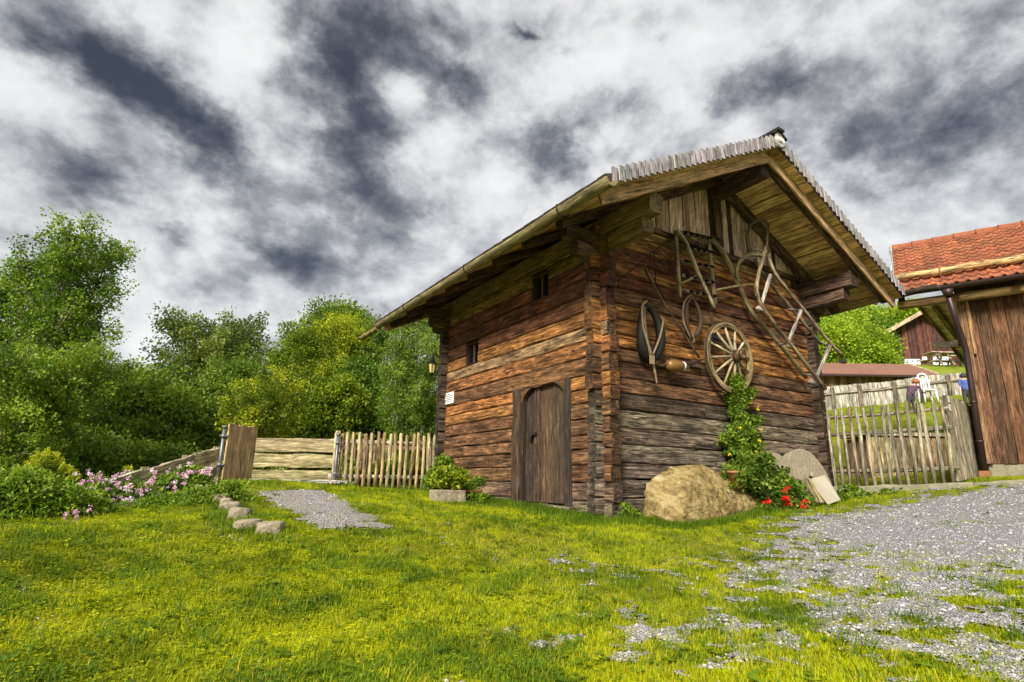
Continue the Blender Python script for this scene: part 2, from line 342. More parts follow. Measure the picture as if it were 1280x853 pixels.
class MB:
    def __init__(s): s.v = []; s.f = []; s.uv = []; s.sm = []; s.mi = []; s.cur = 0
    def face(s, idx, uvs, smooth=False): s.f.append(idx); s.uv.append(uvs); s.sm.append(smooth); s.mi.append(s.cur)
    def beam(s, p0, p1, wd, ht, up=(0, 0, 1), seg=1, wob=0.0, cham=.12, seed=None, taper=1.0, fine=False, flen=.5):
        """rough timber from p0 to p1; wd across (p x up), ht along up"""
        rs = np.random.default_rng(seed if seed is not None else int(RNG.integers(1e9)))
        p0 = np.asarray(p0, float); p1 = np.asarray(p1, float); ax = p1-p0; L = np.linalg.norm(ax); ax = ax/L
        up = np.asarray(up, float); sd = np.cross(ax, up); sd /= np.linalg.norm(sd); up = np.cross(sd, ax)
        c = cham*min(wd, ht); a, b = wd/2, ht/2
        prof = [(-a, -b+c), (-a, b-c), (-a+c, b), (a-c, b), (a, b-c), (a, -b+c), (a-c, -b), (-a+c, -b)]
        if fine: prof = [(-a, -b+c), (-a-.004, -b*.4), (-a-.004, b*.4), (-a, b-c), (-a+c, b), (a-c, b), (a, b-c), (a+.004, b*.4), (a+.004, -b*.4), (a, -b+c), (a-c, -b), (-a+c, -b)]
        if cham == 0: prof = [(-a, -b), (-a, b), (a, b), (a, -b)]
        n = len(prof); base = len(s.v); per = [0.0]
        for i in range(n):
            q, r = prof[i], prof[(i+1) % n]; per.append(per[-1]+math.hypot(q[0]-r[0], q[1]-r[1]))
        fr = np.array([1.0, 2.7, 6.1])*max(1.0, L*flen)
        com = sines(rs, seg+1, wob*1.0, fr); comz = sines(rs, seg+1, wob*1.2, fr)
        dx = [sines(rs, seg+1, wob*.8, fr*1.6) for _ in range(n)]; dz = [sines(rs, seg+1, wob*.8, fr*1.6) for _ in range(n)]
        for k in range(seg+1):
            t = k/seg; sc = 1+(taper-1)*t
            for i, (q, r) in enumerate(prof):
                s.v.append(p0+ax*L*t + sd*(q*sc+com[k]*.5+dx[i][k]) + up*(r*sc+comz[k]*.5+dz[i][k]))
        for k in range(seg):
            u0, u1 = L*k/seg, L*(k+1)/seg
            for i in range(n):
                j = (i+1) % n; A = base+k*n
                s.face((A+i, A+j, A+n+j, A+n+i), ((u0, per[i]), (u0, per[i+1]), (u1, per[i+1]), (u1, per[i])))
        uvc = [(900+q*3, r*.4) for q, r in prof]
        s.face(tuple(base+i for i in range(n))[::-1], uvc[::-1]); e = base+seg*n
        s.face(tuple(e+i for i in range(n)), uvc)
        return s
    def box(s, c, sx, sy, sz): 
        c = np.asarray(c, float); return s.beam(c-[sx/2, 0, 0], c+[sx/2, 0, 0], sy, sz, cham=0)
    def tube(s, pts, rad, n=8, cap=True, close=False):
        pts = [np.asarray(p, float) for p in pts]; k = len(pts)
        if not hasattr(rad, '__len__'): rad = [rad]*k
        base = len(s.v); prev = None; L = 0.0; us = []
        for i, p in enumerate(pts):
            if close: t = pts[(i+1) % k]-pts[i-1]
            else: t = pts[min(i+1, k-1)]-pts[max(i-1, 0)]
            t = t/(np.linalg.norm(t)+1e-9)
            if prev is None:
                ref = np.array([0, 0, 1.0]) if abs(t[2]) < .9 else np.array([1.0, 0, 0])
                a = np.cross(t, ref); a /= np.linalg.norm(a)
            else:
                a = prev-t*np.dot(prev, t); a /= np.linalg.norm(a)+1e-9
            prev = a; b = np.cross(t, a)
            if i: L += np.linalg.norm(p-pts[i-1])
            us.append(L)
            for j in range(n):
                an = 2*math.pi*j/n; s.v.append(p+rad[i]*(a*math.cos(an)+b*math.sin(an)))
        rng_ = k if close else k-1
        for i in range(rng_):
            i2 = (i+1) % k; r = max(rad[i], .004)
            u0, u1 = us[i], us[i2] if i2 else us[i]+np.linalg.norm(pts[0]-pts[-1])
            for j in range(n):
                j2 = (j+1) % n; v0, v1 = 6.28*r*j/n, 6.28*r*(j+1)/n
                s.face((base+i*n+j, base+i*n+j2, base+i2*n+j2, base+i2*n+j), ((u0, v0), (u0, v1), (u1, v1), (u1, v0)), True)
        if cap and not close:
            uvc = [(rad[0]*math.cos(6.28*j/n), rad[0]*math.sin(6.28*j/n)) for j in range(n)]
            s.face(tuple(base+j for j in range(n))[::-1], uvc[::-1]); e = base+(k-1)*n
            s.face(tuple(e+j for j in range(n)), uvc)
        return s
    def poly(s, pts, uvs=None, smooth=False):
        b = len(s.v); s.v += [np.asarray(p, float) for p in pts]
        s.face(tuple(range(b, b+len(pts))), uvs or [(p[0], p[2]) for p in pts], smooth); return s
    def slab(s, pts, depth):
        """outline pts (3D, planar) given thickness vector depth"""
        d = np.asarray(depth, float); pts = [np.asarray(p, float) for p in pts]; n = len(pts)
        q = [p+d for p in pts]; b = len(s.v); s.v += pts+q
        e1 = pts[1]-pts[0]; e1 = e1/np.linalg.norm(e1); nn = d/np.linalg.norm(d); e2 = np.cross(nn, e1)
        uv = [(float(np.dot(p-pts[0], e2)), float(np.dot(p-pts[0], e1))) for p in pts]
        s.face(tuple(b+i for i in range(n)), uv); s.face(tuple(b+n+i for i in range(n))[::-1], uv[::-1])
        for i in range(n):
            j = (i+1) % n; s.face((b+i, b+n+i, b+n+j, b+j), (uv[i], (uv[i][0]+.02, uv[i][1]), (uv[j][0]+.02, uv[j][1]), uv[j]))
        return s
    def mesh(s, name, mats, origin):
        me = bpy.data.meshes.new(name); o = np.asarray(origin, float)
        V = np.array(s.v)-o
        me.from_pydata([tuple(map(float, v)) for v in V], [], s.f)
        ul = me.uv_layers.new(name='UVMap'); flat = np.array([c for f in s.uv for uv in f for c in uv], dtype=np.float32)
        ul.data.foreach_set('uv', flat)
        me.polygons.foreach_set('use_smooth', np.array(s.sm, dtype=bool))
        for mm_ in (mats if isinstance(mats, (list, tuple)) else [mats]): me.materials.append(mm_)
        me.polygons.foreach_set('material_index', np.array(s.mi, dtype=np.int32))
        me.validate(); me.update()
        return me
    def build(s, name, mats, parent=None, color=None, origin=None, kind=None):
        V = np.array(s.v)
        if origin is None: origin = (V.min(0)+V.max(0))/2
        me = s.mesh(name, mats, origin)
        bm = bmesh.new(); bm.from_mesh(me); bmesh.ops.recalc_face_normals(bm, faces=bm.faces); bm.to_mesh(me); bm.free()
        o = link(name, me, parent, origin, color)
        if kind: o['kind'] = kind
        return o

def raw(name, V, Fq, mats, parent=None, origin=(0, 0, 0), tone=None, smooth=False, color=None):
    """fast mesh from numpy arrays; Fq is (n,3) or (n,4)"""
    V = np.asarray(V, dtype=np.float32)-np.asarray(origin, dtype=np.float32); Fq = np.asarray(Fq, dtype=np.int32); k = Fq.shape[1]
    me = bpy.data.meshes.new(name); me.vertices.add(len(V)); me.vertices.foreach_set('co', V.ravel())
    me.loops.add(Fq.size); me.loops.foreach_set('vertex_index', Fq.ravel())
    me.polygons.add(len(Fq)); me.polygons.foreach_set('loop_start', np.arange(0, Fq.size, k, dtype=np.int32))
    me.polygons.foreach_set('loop_total', np.full(len(Fq), k, dtype=np.int32))
    if smooth: me.polygons.foreach_set('use_smooth', np.ones(len(Fq), dtype=bool))
    for mm_ in (mats if isinstance(mats, (list, tuple)) else [mats]): me.materials.append(mm_)
    if tone is not None:
        a = me.attributes.new('tone', 'FLOAT', 'FACE'); a.data.foreach_set('value', np.asarray(tone, dtype=np.float32))
    me.update(); me.validate()
    return link(name, me, parent, origin, color)

def vary(c, a=.18, h=.05):
    f = 1+random.uniform(-a, a); return tuple(max(.004, x*f*(1+random.uniform(-h, h))) for x in c)
def unit(v): v = np.asarray(v, float); return v/np.linalg.norm(v)

# ------------------------------------------------------------------ terrain
CP = [(-5.4, -6.0, -.44), (-7, -9, -.55), (-3, -9, -.5), (-10, -5, -.5), (0, 0, -.02), (-.5, -.6, -.04), (0, 1.5, .06), (0, 3, .13), (0, 5.2, .27),
      (1.2, -.3, .02), (2.7, -.4, .08), (4.2, -.4, .17), (5.5, -.3, .33), (2, 2.5, .15), (5, 3, .35), (2.5, 6.5, .4), (5.5, 6.5, .6)]
def cp(px, py, d): CP.append(tuple(at_dist(px, py, d)))
for a in [(1120, 612, 12.0), (1200, 606, 12.4), (1280, 600, 12.8), (1060, 628, 11.6), (1280, 640, 9.0), (1280, 745, 4.8), (1000, 690, 6.6), (1100, 800, 3.7), (700, 800, 3.3), (640, 700, 5.4), (300, 800, 3.4), (60, 800, 3.6),
          (470, 655, 6.4), (355, 609, 11.2), (412, 614, 12.0), (300, 660, 6.2), (320, 634, 8.0), (290, 602, 9.6), (200, 640, 7.6), (60, 676, 6.0), (0, 690, 5.4), (100, 720, 5.2),
          (1120, 507, 24), (1040, 512, 23), (1200, 500, 25), (1120, 470, 36), (1180, 458, 40), (1100, 455, 48), (1000, 470, 40), (1300, 500, 26), (1350, 470, 44), (1120, 400, 90), (1000, 400, 90), (1300, 400, 95),
          (100, 640, 11), (30, 650, 10), (200, 640, 14), (60, 650, 20), (250, 625, 20), (400, 615, 24), (500, 610, 24), (100, 620, 40), (400, 590, 45), (550, 570, 50), (250, 590, 70), (500, 540, 90), (0, 600, 70), (-300, 640, 30), (-300, 620, 70),
          (750, 540, 40), (750, 480, 90), (1600, 640, 9), (1600, 560, 24), (1600, 430, 70)]:
    cp(*a)
CP += [(-60, -60, -2), (0, -60, -2), (60, -60, 0), (-100, 0, -2), (0, -20, -.9), (20, -20, .5), (-20, -20, -1.2), (100, -60, 6), (130, 20, 20), (100, 90, 24), (20, 120, 16), (-60, 110, 8), (-120, 60, 3)]
CPa = np.array(CP); CXY = CPa[:, :2]/10
def tps_k(r2): return np.where(r2 > 1e-12, .5*r2*np.log(np.maximum(r2, 1e-12)), 0)
_n = len(CPa); K = tps_k(((CXY[:, None]-CXY[None])**2).sum(-1))+np.eye(_n)*2e-3
Pm = np.hstack([np.ones((_n, 1)), CXY]); Asys = np.block([[K, Pm], [Pm.T, np.zeros((3, 3))]])
COEF = np.linalg.solve(Asys, np.concatenate([CPa[:, 2], np.zeros(3)]))
def H(x, y):
    x = np.asarray(x, float); y = np.asarray(y, float); sh = x.shape
    q = np.stack([x.ravel(), y.ravel()], 1)
    rr = np.hypot(q[:, 0], q[:, 1]); lim = np.minimum(1, 150/np.maximum(rr, 1e-6)); q = q*lim[:, None]/10
    out = np.empty(len(q))
    for i in range(0, len(q), 20000):
        b = q[i:i+20000]; k = tps_k(((b[:, None]-CXY[None])**2).sum(-1))
        out[i:i+20000] = k@COEF[:_n]+COEF[_n]+b@COEF[_n+1:]
    xx, yy = q[:, 0]*10, q[:, 1]*10
    out += .018*np.sin(2.1*xx+1.3*yy)*np.sin(1.7*yy-.8*xx+1)+.010*np.sin(5.3*xx-2.2*yy+2)*np.sin(4.1*yy+1.9*xx)
    return out.reshape(sh)
def h1(x, y): return float(H(np.array([x]), np.array([y]))[0])
def on_ground(px, py, d0=1.0, d1=60.0):
    r = ray(px, py); r = r/math.hypot(r[0], r[1]); ds = np.concatenate([np.linspace(d0, 16, 500), np.linspace(16.1, d1, 200)])
    P = CAM+ds[:, None]*r; below = P[:, 2] < H(P[:, 0], P[:, 1])
    i = int(np.argmax(below)) if below.any() else len(ds)-1
    p = P[i].copy(); p[2] = h1(p[0], p[1]); return p

# polar sheet: fine near the viewpoint, coarse to the horizon
fan = math.pi/2-YAW
angs = np.concatenate([np.linspace(fan-1.0, fan+1.0, 260), np.linspace(fan+1.0, fan-1.0+2*math.pi, 70)[1:-1]])
rads = np.concatenate([[0.0], np.geomspace(.4, 60, 190), np.geomspace(66, 1500, 26)])
RR, AA = np.meshgrid(rads, angs, indexing='ij')
GX = CAM[0]+RR*np.cos(AA); GY = CAM[1]+RR*np.sin(AA); GZ = H(GX, GY)
nr, na = RR.shape; idx = np.arange(nr*na).reshape(nr, na)
q = np.stack([idx[:-1, :], idx[1:, :], np.roll(idx, -1, 1)[1:, :], np.roll(idx, -1, 1)[:-1, :]], -1).reshape(-1, 4)
g = raw('ground', np.stack([GX, GY, GZ], -1).reshape(-1, 3), q, M_GROUND, smooth=True)
tag(g, 'green grassy ground rising from the lawn to the hillside', 'ground', kind='structure')

def poly_ground(pts): return np.array([on_ground(*p)[:2] for p in pts])
def sdist(poly, x, y):
    """signed distance to polygon, positive inside"""
    P = np.stack([x.ravel(), y.ravel()], 1); n = len(poly); ins = np.zeros(len(P), bool); dm = np.full(len(P), 1e9)
    for i in range(n):
        a, b = poly[i], poly[(i+1) % n]; ab = b-a
        t = np.clip(((P-a)@ab)/(ab@ab+1e-12), 0, 1); dm = np.minimum(dm, np.hypot(*(P-a-t[:, None]*ab).T))
        c = ((a[1] > P[:, 1]) != (b[1] > P[:, 1])) & (P[:, 0] < (b[0]-a[0])*(P[:, 1]-a[1])/(b[1]-a[1]+1e-12)+a[0]); ins ^= c
    return np.where(ins, dm, -dm).reshape(x.shape)
_gr = RNG.random((64, 64, 3))
def vnoise(x, y, sc, ch=0):
    x = x*sc; y = y*sc; xi = np.floor(x).astype(int); yi = np.floor(y).astype(int); fx = x-xi; fy = y-yi
    fx = fx*fx*(3-2*fx); fy = fy*fy*(3-2*fy); G = _gr[..., ch]
    a = G[xi % 64, yi % 64]; b = G[(xi+1) % 64, yi % 64]; c = G[xi % 64, (yi+1) % 64]; d = G[(xi+1) % 64, (yi+1) % 64]
    return (a*(1-fx)+b*fx)*(1-fy)+(c*(1-fx)+d*fx)*fy
def fbm(x, y, sc, ch=0): return (vnoise(x, y, sc, ch)+.5*vnoise(x+7.3, y+1.1, sc*2.1, ch)+.25*vnoise(x+3.7, y+9.1, sc*4.3, ch)+.15*vnoise(x, y+4.4, sc*9, ch))/1.9-.5
CORE = poly_ground([(1000, 652), (1090, 640), (1215, 614), (1330, 606), (1400, 680), (1300, 712), (1180, 712), (1060, 690), (985, 672)])
PATCHY = poly_ground([(880, 680), (1000, 642), (1330, 608), (1500, 760), (1400, 900), (760, 900), (740, 800), (820, 740)])
WORN = poly_ground([(500, 650), (620, 668), (760, 690), (930, 668), (960, 760), (860, 800), (740, 760), (600, 690)])
TRACK = poly_ground([(316, 613), (402, 614), (430, 625), (470, 648), (490, 662), (400, 664), (345, 636)])
def gravel_amount(x, y):
    c = sdist(CORE, x, y); p = sdist(PATCHY, x, y); wn = sdist(WORN, x, y)
    n1 = fbm(x, y, 1.5); n2 = fbm(x, y, 5.5, 1)
    v = np.maximum(np.clip(c/.6, -1.5, 1)*.5+.12, np.clip(p/1.1, -1.2, 1)*.40-.30)
    v = np.maximum(v, np.clip(wn/.35, -1, 1)*.3-.66)
    return v+n1*.5+n2*1.25+fbm(x, y, 15, 2)*.9
def ragged_sheet(name, poly, amount, mat, cell, lift, label, cat, thr=0.0):
    lo = poly.min(0)-.5; hi = poly.max(0)+.5
    xs = np.arange(lo[0], hi[0], cell); ys = np.arange(lo[1], hi[1], cell); X, Y = np.meshgrid(xs, ys, indexing='ij')
    A = amount(X, Y); Z = H(X, Y)+lift; ix = np.arange(X.size).reshape(X.shape)
    keep = (A[:-1, :-1] > thr) & (A[1:, 1:] > thr)
    qq = np.stack([ix[:-1, :-1], ix[1:, :-1], ix[1:, 1:], ix[:-1, 1:]], -1)[keep]
    used = np.unique(qq); mp = np.zeros(X.size, int); mp[used] = np.arange(len(used))
    o = raw(name, np.stack([X, Y, Z], -1).reshape(-1, 3)[used], mp[qq], mat, smooth=True)
    return tag(o, label, cat, kind='structure')
ragged_sheet('gravel_yard', np.vstack([CORE, PATCHY, WORN]), gravel_amount, M_GRAVEL, .045, .012, 'grey gravel yard thinning out into patchy grass', 'yard', -.16)
track_amount = lambda x, y: np.clip(sdist(TRACK, x, y)/.25, -1, 1)*.6+fbm(x, y, 3)*.7+fbm(x, y, 11, 1)*.6
ragged_sheet('gravel_path', TRACK, track_amount, M_PATH, .05, .012, 'pale gravel path leading to the footbridge', 'path')
# ================================================================== THE BARN
W, L, e, t = 5.44, 5.12, .155, .16
SL = math.tan(math.radians(26.8)); EV, ZE, OF, OB = 1.02, 4.18, 1.35, 1.73
def roofz(x): return ZE+SL*(min(x, W-x)+EV)          # top of the shingles
XR, ZR = W/2, roofz(W/2)
BX = thing('log_barn', 'dark brown weathered log barn with wide shingled gable roof and arched plank door', 'barn', (W/2, L/2, .2))

GREY = (.20, .155, .105); GREYD = (.10, .070, .047); DKBR = (.060, .034, .020); BRN = (.16, .080, .036); ORG = (.37, .160, .045); RED = (.145, .050, .023)
TAN = (.33, .205, .095); YEL = (.25, .175, .045); ENDB = (.055, .033, .020)
def logpart(p0, p1, h, col, mat=None, th=t):
    L_ = np.linalg.norm(np.asarray(p1)-np.asarray(p0)); mb = MB()
    mb.beam(p0, p1, th, h, seg=max(4, int(L_*7)), wob=.0055, cham=.10, fine=True)
    return mb.build('log', mat or M_LOG, BX, color=vary(col, .16))
door_y0, door_y1 = .74, 2.20; door_z0, door_z1 = .12, 2.10
WIN = [(1.28, 1.76, 3.47, 3.95), (3.63, 4.15, 2.73, 3.21)]      # y0,y1,z0,z1
def cut_row(a, b, zc, hgt, opens):
    segs = [(a, b)]
    for (o0, o1, z0, z1) in opens:
        if z0 < zc+.02 and z1 > zc-.02:
            ns = []
            for s0, s1 in segs:
                if o1 <= s0 or o0 >= s1: ns.append((s0, s1)); continue
                if o0-s0 > .1: ns.append((s0, o0))
                if s1-o1 > .1: ns.append((o1, s1))
            segs = ns
    return segs
# door wall: logs along y
zs = [-.06]; rs = np.random.default_rng(5)
while zs[-1] < 3.8: zs.append(zs[-1]+rs.uniform(.20, .275))
zs.append(4.05)
dw = [(.5, GREY), (1.0, BRN), (1.5, BRN), (1.95, ORG), (2.2, BRN), (2.5, ORG), (2.75, TAN), (3.05, ORG), (3.35, RED), (3.8, RED), (4.2, YEL)]
OPEN_D = [(door_y0, door_y1, door_z0-.3, door_z1)]+WIN
for i in range(len(zs)-1):
    z0, z1 = zs[i], zs[i+1]; zc = (z0+z1)/2; hh = z1-z0-.012
    col = [c for zz_, c in dw if zc < zz_][0]
    if i % 3 == 1: col = tuple(.6*a+.4*b for a, b in zip(col, BRN))
    for (a, b) in cut_row(-e-rs.uniform(-.03, .03), L+e+rs.uniform(-.03, .03), zc, hh, OPEN_D):
        logpart((t/2+rs.uniform(-.008, .008), a, zc), (t/2+rs.uniform(-.008, .008), b, zc+.0), hh, col, th=t+rs.uniform(0, .012))
# gable wall: logs along x
zg = [.03]
while zg[-1] < 4.3: zg.append(zg[-1]+rs.uniform(.205, .27))
zg.append(4.56)
gw = [(.45, GREY), (1.0, GREY), (1.45, GREY), (1.75, GREYD), (2.1, BRN), (2.5, BRN), (3.0, ORG), (3.3, BRN), (3.6, RED), (3.85, ORG), (4.1, RED), (4.35, ORG), (4.7, TAN)]
for i in range(len(zg)-1):
    z0, z1 = zg[i], zg[i+1]; zc = (z0+z1)/2; hh = z1-z0-.012
    col = [c for zz_, c in gw if zc < zz_][0]
    a, b = -e-rs.uniform(-.03, .03), W+e+rs.uniform(-.03, .03)
    if z1 > 4.1: a, b = max(a, (z1-4.30)*2.2), min(b, W-(z1-4.30)*2.2)
    br = rs.uniform(1.6, 4.2)
    if i % 4 == 2 and zc < 4: pieces = [(a, br), (br+.006, b)]
    else: pieces = [(a, b)]
    for (p, q_) in pieces:
        logpart((p, t/2+rs.uniform(-.008, .008), zc), (q_, t/2+rs.uniform(-.008, .008), zc), hh, col, th=t+rs.uniform(0, .012))
# far walls (back gable and east side), plainer but real
for i in range(17):
    zc = .02+i*.24+.12
    for (p0, p1) in (((-e, L-t/2, zc), (W+e, L-t/2, zc)), ((W-t/2, -e, zc+.12), (W-t/2, L+e, zc+.12))):
        mb = MB(); mb.beam(p0, p1, t, .228, seg=6, wob=.008, cham=.16); mb.build('log', M_LOG, BX, color=vary(GREYD))
mb = MB(); mb.box((W/2, L/2, 2.2), W-2*t-.02, L-2*t-.02, 4.3); mb.build('dark_interior', M_DARK, BX)
# sill stones hidden in the turf under the walls
mb = MB()
for k in range(11): mb.beam((t/2-.03, k*.5, -.16), (t/2-.03, k*.5+.45, -.14), .26, .2, seg=2, wob=.02)
for k in range(11): mb.beam((k*.5, t/2-.03, -.12), (k*.5+.45, t/2-.03, -.10), .26, .22, seg=2, wob=.02)
mb.build('foundation_stones', M_STONE, BX)

# door -------------------------------------------------------------
dr = link('door', None, BX, (.10, 1.47, 1.1)); ORG_D = ORIG[dr]
def arch_z(y):    # underside of the arched head
    c = (door_y0+door_y1)/2; k = (y-c)/((door_y1-door_y0)/2-.13); return 1.72+.33*math.sqrt(max(0, 1-min(1, abs(k))**2))
edges = [.88, 1.30, 1.62, 1.80, 2.08]
DC = [(.085, .055, .032), (.12, .072, .038), (.075, .048, .030), (.05, .035, .025)]
for k in range(4):
    y0, y1 = edges[k]+.010, edges[k+1]-.008; ys = np.linspace(y0, y1, 5)
    out_ = [(.085, y0, .15), (.085, y1, .15)]+[(.085, y, arch_z(y)-.01) for y in ys[::-1]]
    MB().slab([(.085+.018*(k % 2), b, c) for _, b, c in out_], (.045, 0, 0)).build('door_plank', M_BOARD, dr, color=DC[k])
lt = MB(); lt.beam((.06, 1.92, 1.22), (.06, 1.70, 1.235), .025, .05, seg=1); lt.tube([(.07, 1.80, 1.24), (.03, 1.80, 1.24), (.03, 1.80, 1.16)], .013); lt.box((.055, 1.86, 1.2), .03, .07, .13)
lt.build('latch', M_IRON, dr)
for (y0, y1, z1, c, xx) in ((2.10, 2.32, 2.02, (.075, .046, .028), -.015), (.70, .86, 2.0, (.05, .036, .027), -.02)):
    MB().beam((xx+.05, (y0+y1)/2, .11), (xx+.05, (y0+y1)/2, z1), y1-y0, .13, up=(1, 0, 0), seg=8, wob=.008).build('door_jamb', M_BOARD, BX, color=c)
MB().beam((.075, 2.10, .13), (.075, 2.10, 1.98), .10, .10, up=(1, 0, 0), seg=5, wob=.006).build('door_stop', M_BOARD, BX, color=(.035, .024, .017))
# arched head board
ys = np.linspace(.86, 2.10, 17); top = [(.0, y, 2.115) for y in ys[::-1]]; bot = [(.0, y, arch_z(y)) for y in ys]
hb = MB()
for i in range(16):
    y_, y2_ = ys[i], ys[i+1]; za_, zb_ = arch_z(y_), arch_z(y2_)
    hb.poly([(.012, y_, za_), (.012, y2_, zb_), (.012, y2_, 2.34), (.012, y_, 2.34)], [(y_, za_), (y2_, zb_), (y2_, 2.34), (y_, 2.34)])
    hb.poly([(.012, y_, za_), (.09, y_, za_), (.09, y2_, zb_), (.012, y2_, zb_)], [(y_, 0), (y_, .08), (y2_, .08), (y2_, 0)])
hb.build('arched_lintel', M_BOARD, BX, color=(.10, .055, .028))
MB().beam((-.05, .60, .05), (-.05, 2.66, .075), .16, .13, seg=8, wob=.01).build('door_sill', M_LOG, BX, color=(.25, .205, .16))
# windows
for (y0, y1, z0, z1) in WIN:
    wn_ = link('window', None, BX, (.05, (y0+y1)/2, (z0+z1)/2))
    fr = MB()
    for (a, b) in (((.06, y0+.02, z0), (.06, y0+.02, z1)), ((.06, y1-.02, z0), (.06, y1-.02, z1))): fr.beam(a, b, .04, .1, up=(1, 0, 0))
    for z in (z0+.02, z1-.02): fr.beam((.06, y0+.04, z), (.06, y1-.04, z), .1, .04)
    fr.build('window_frame', M_BOARD, wn_, color=(.045, .028, .018))
    MB().beam((.075, y0*.42+y1*.58, z0+.04), (.075, y0*.42+y1*.58, z1-.04), .055, .03, up=(1, 0, 0)).build('window_bar', M_BOARD, wn_, color=(.12, .07, .045))
    mb = MB(); mb.poly([(.155, y0, z0), (.155, y1, z0), (.155, y1, z1), (.155, y0, z1)]); mb.build('dark_opening', M_DARK, wn_)

# roof timbers ------------------------------------------------------
DK = (.12, .075, .05)
BT = .19                                               # roof build-up below shingle top
def zb(x): return roofz(x)-BT                          # underside of the boards
def zr_(x): return zb(x)-.075                          # rafter centre line
for x in (.14, W-.14):
    MB().beam((x, -1.03, 4.235), (x, L+1.05, 4.235), .26, .30, seg=14, wob=.012).build('plate_beam', M_MOSSY if x < 1 else M_LOG, BX, color=(.24, .17, .085) if x < 1 else DK)
    MB().beam((x+.01, -.86, 3.965), (x+.01, .4, 3.965), .22, .22, seg=4, wob=.012).build('bracket_beam', M_MOSSY if x < 1 else M_LOG, BX, color=(.19, .13, .065) if x < 1 else DK)
    MB().beam((x+.01, L-.4, 3.965), (x+.01, L+.86, 3.965), .22, .22, seg=4, wob=.012).build('bracket_beam', M_LOG, BX, color=DK)
# eave brackets reaching out from the gable logs at the four corners
for y in (t/2, L-t/2):
    for sx in (0, 1):
        for (zz_, ln) in ((4.04, .62), (3.83, .42)):
            xa, xb = (-ln, .3) if sx == 0 else (W-.3, W+ln)
            MB().beam((xa, y, zz_-.01), (xb, y, zz_-.01), .19, .2, seg=3, wob=.01).build('eave_bracket', M_LOG, BX, color=DK)
MB().beam((XR, -1.08, ZR-BT-.15-.15), (XR, L+1.1, ZR-BT-.15-.15), .22, .27, seg=10, wob=.01).build('ridge_beam', M_LOG, BX, color=DK)
ry = [-1.06, -.13]+[.75+i*.88 for i in range(6)]+[L+.2, L+1.2]
for k, y in enumerate(ry):
    for sgn in (0, 1):
        xa = -.86; pA = np.array([xa, y, zr_(xa)]); pB = np.array([XR-.01, y, zr_(XR)])
        if sgn: pA[0] = W-pA[0]; pB[0] = W-pB[0]
        MB().beam(pA, pB, .14, .15, seg=10, wob=.009).build('rafter', M_LOG, BX, color=vary((.14, .088, .058)))
# fascia boards fixed on the verge rafters
for yv in (-1.155, L+1.29):
    for sgn in (0, 1):
        pA = np.array([-.98, yv, zb(-.98)-.10]); pB = np.array([XR-.003, yv, zb(XR)-.10])
        if sgn: pA[0] = W-pA[0]; pB[0] = W-pB[0]
        MB().beam(pA, pB, .035, .19, seg=10, wob=.006).build('fascia_board', M_BOARD, BX, color=(.52, .32, .17))
# boarding on the rafters, boards run along the ridge
nb = 19; xs_ = np.linspace(-1.0, XR, nb+1)
for sgn in (0, 1):
    for k in range(nb):
        xa, xb = xs_[k]+.004, xs_[k+1]-.004; xm = (xa+xb)/2; zt = zb(xm)+.0145; wdt = (xb-xa)/math.cos(math.radians(26.8))
        nrm = np.array([-SL, 0, 1.0]); 
        if sgn: xm = W-xm; nrm[0] *= -1
        mb = MB(); dz_ = random.uniform(-.004, .004)
        mb.beam((xm, -OF+.03+random.uniform(-.01, .01), zt+dz_), (xm, L+OB-.03, zt+dz_), wdt-.008, .026, up=nrm, seg=10, wob=.003, cham=.1)
        mb.build('soffit_board', M_BOARD, BX, color=vary(random.choice([(.78, .53, .24), (.72, .49, .22), (.80, .56, .27), (.50, .33, .14)]), .15))
# roof covering: split shingles in courses
sh = MB(); ROWS = 24
for sgn in (0, 1):
    nrm = unit((-SL, 0, 1)) if not sgn else unit((SL, 0, 1))
    along = unit((1, 0, SL))
    for r in range(ROWS):
        s0 = r*((XR+EV)/ROWS)
        y = -OF+.05
        while y < L+OB:
            wy = random.uniform(.10, .22); ln = .30+random.uniform(-.015, .015)
            xa = -EV+s0-.01; xb = min(xa+ln, XR-.01); dz_ = random.uniform(0, .01)
            p = np.array([xa, y+wy/2, roofz(max(xa, -EV))-.035+dz_+(.505*(xa+EV) if xa < -EV else 0)]); q_ = np.array([xb, y+wy/2, roofz(xb)-.085+dz_])
            if sgn: p[0] = W-p[0]; q_[0] = W-q_[0]
            sh.beam(p, q_, wy-.008, .022, up=nrm, cham=0)
            y += wy
sh.build('roof_shingles', M_BOARD, BX, color=(.085, .075, .062), kind='stuff')
# battens close the gap between boards and shingles at the verge
for sgn in (0, 1):
    for yv in (-OF+.06, L+OB-.06):
        pA = np.array([-EV+.02, yv, roofz(-EV+.02)-.115]); pB = np.array([XR-.004, yv, roofz(XR)-.115])
        if sgn: pA[0] = W-pA[0]; pB[0] = W-pB[0]
        MB().beam(pA, pB, .05, .10, seg=2).build('verge_batten', M_BOARD, BX, color=(.10, .06, .04))
# verge shingles: short pale slats hung side by side along both front edges
for yv in (-OF, L+OB):
    for sgn in (0, 1):
        x = -EV+.03; k = 0
        while x < XR-.10:
            wd = random.uniform(.105, .125); xm = x+wd/2; hh_ = random.uniform(.213, .22); zt = roofz(xm)+.015+random.uniform(-.002, .002)
            X = xm if not sgn else W-xm
            tl = random.uniform(-.02, .02)*.1
            mb = MB(); mb.beam((X-tl, yv-(.022 if yv < 0 else -.022)+.004*(k % 2), zt-hh_), (X+tl, yv-(.012 if yv < 0 else -.012), zt), wd-.020, .022, up=(0, -1, 0), cham=.25, seg=1)
            mb.build('verge_shingle', M_BOARD, BX, color=vary((.30, .275, .28), .10))
            x += wd; k += 1
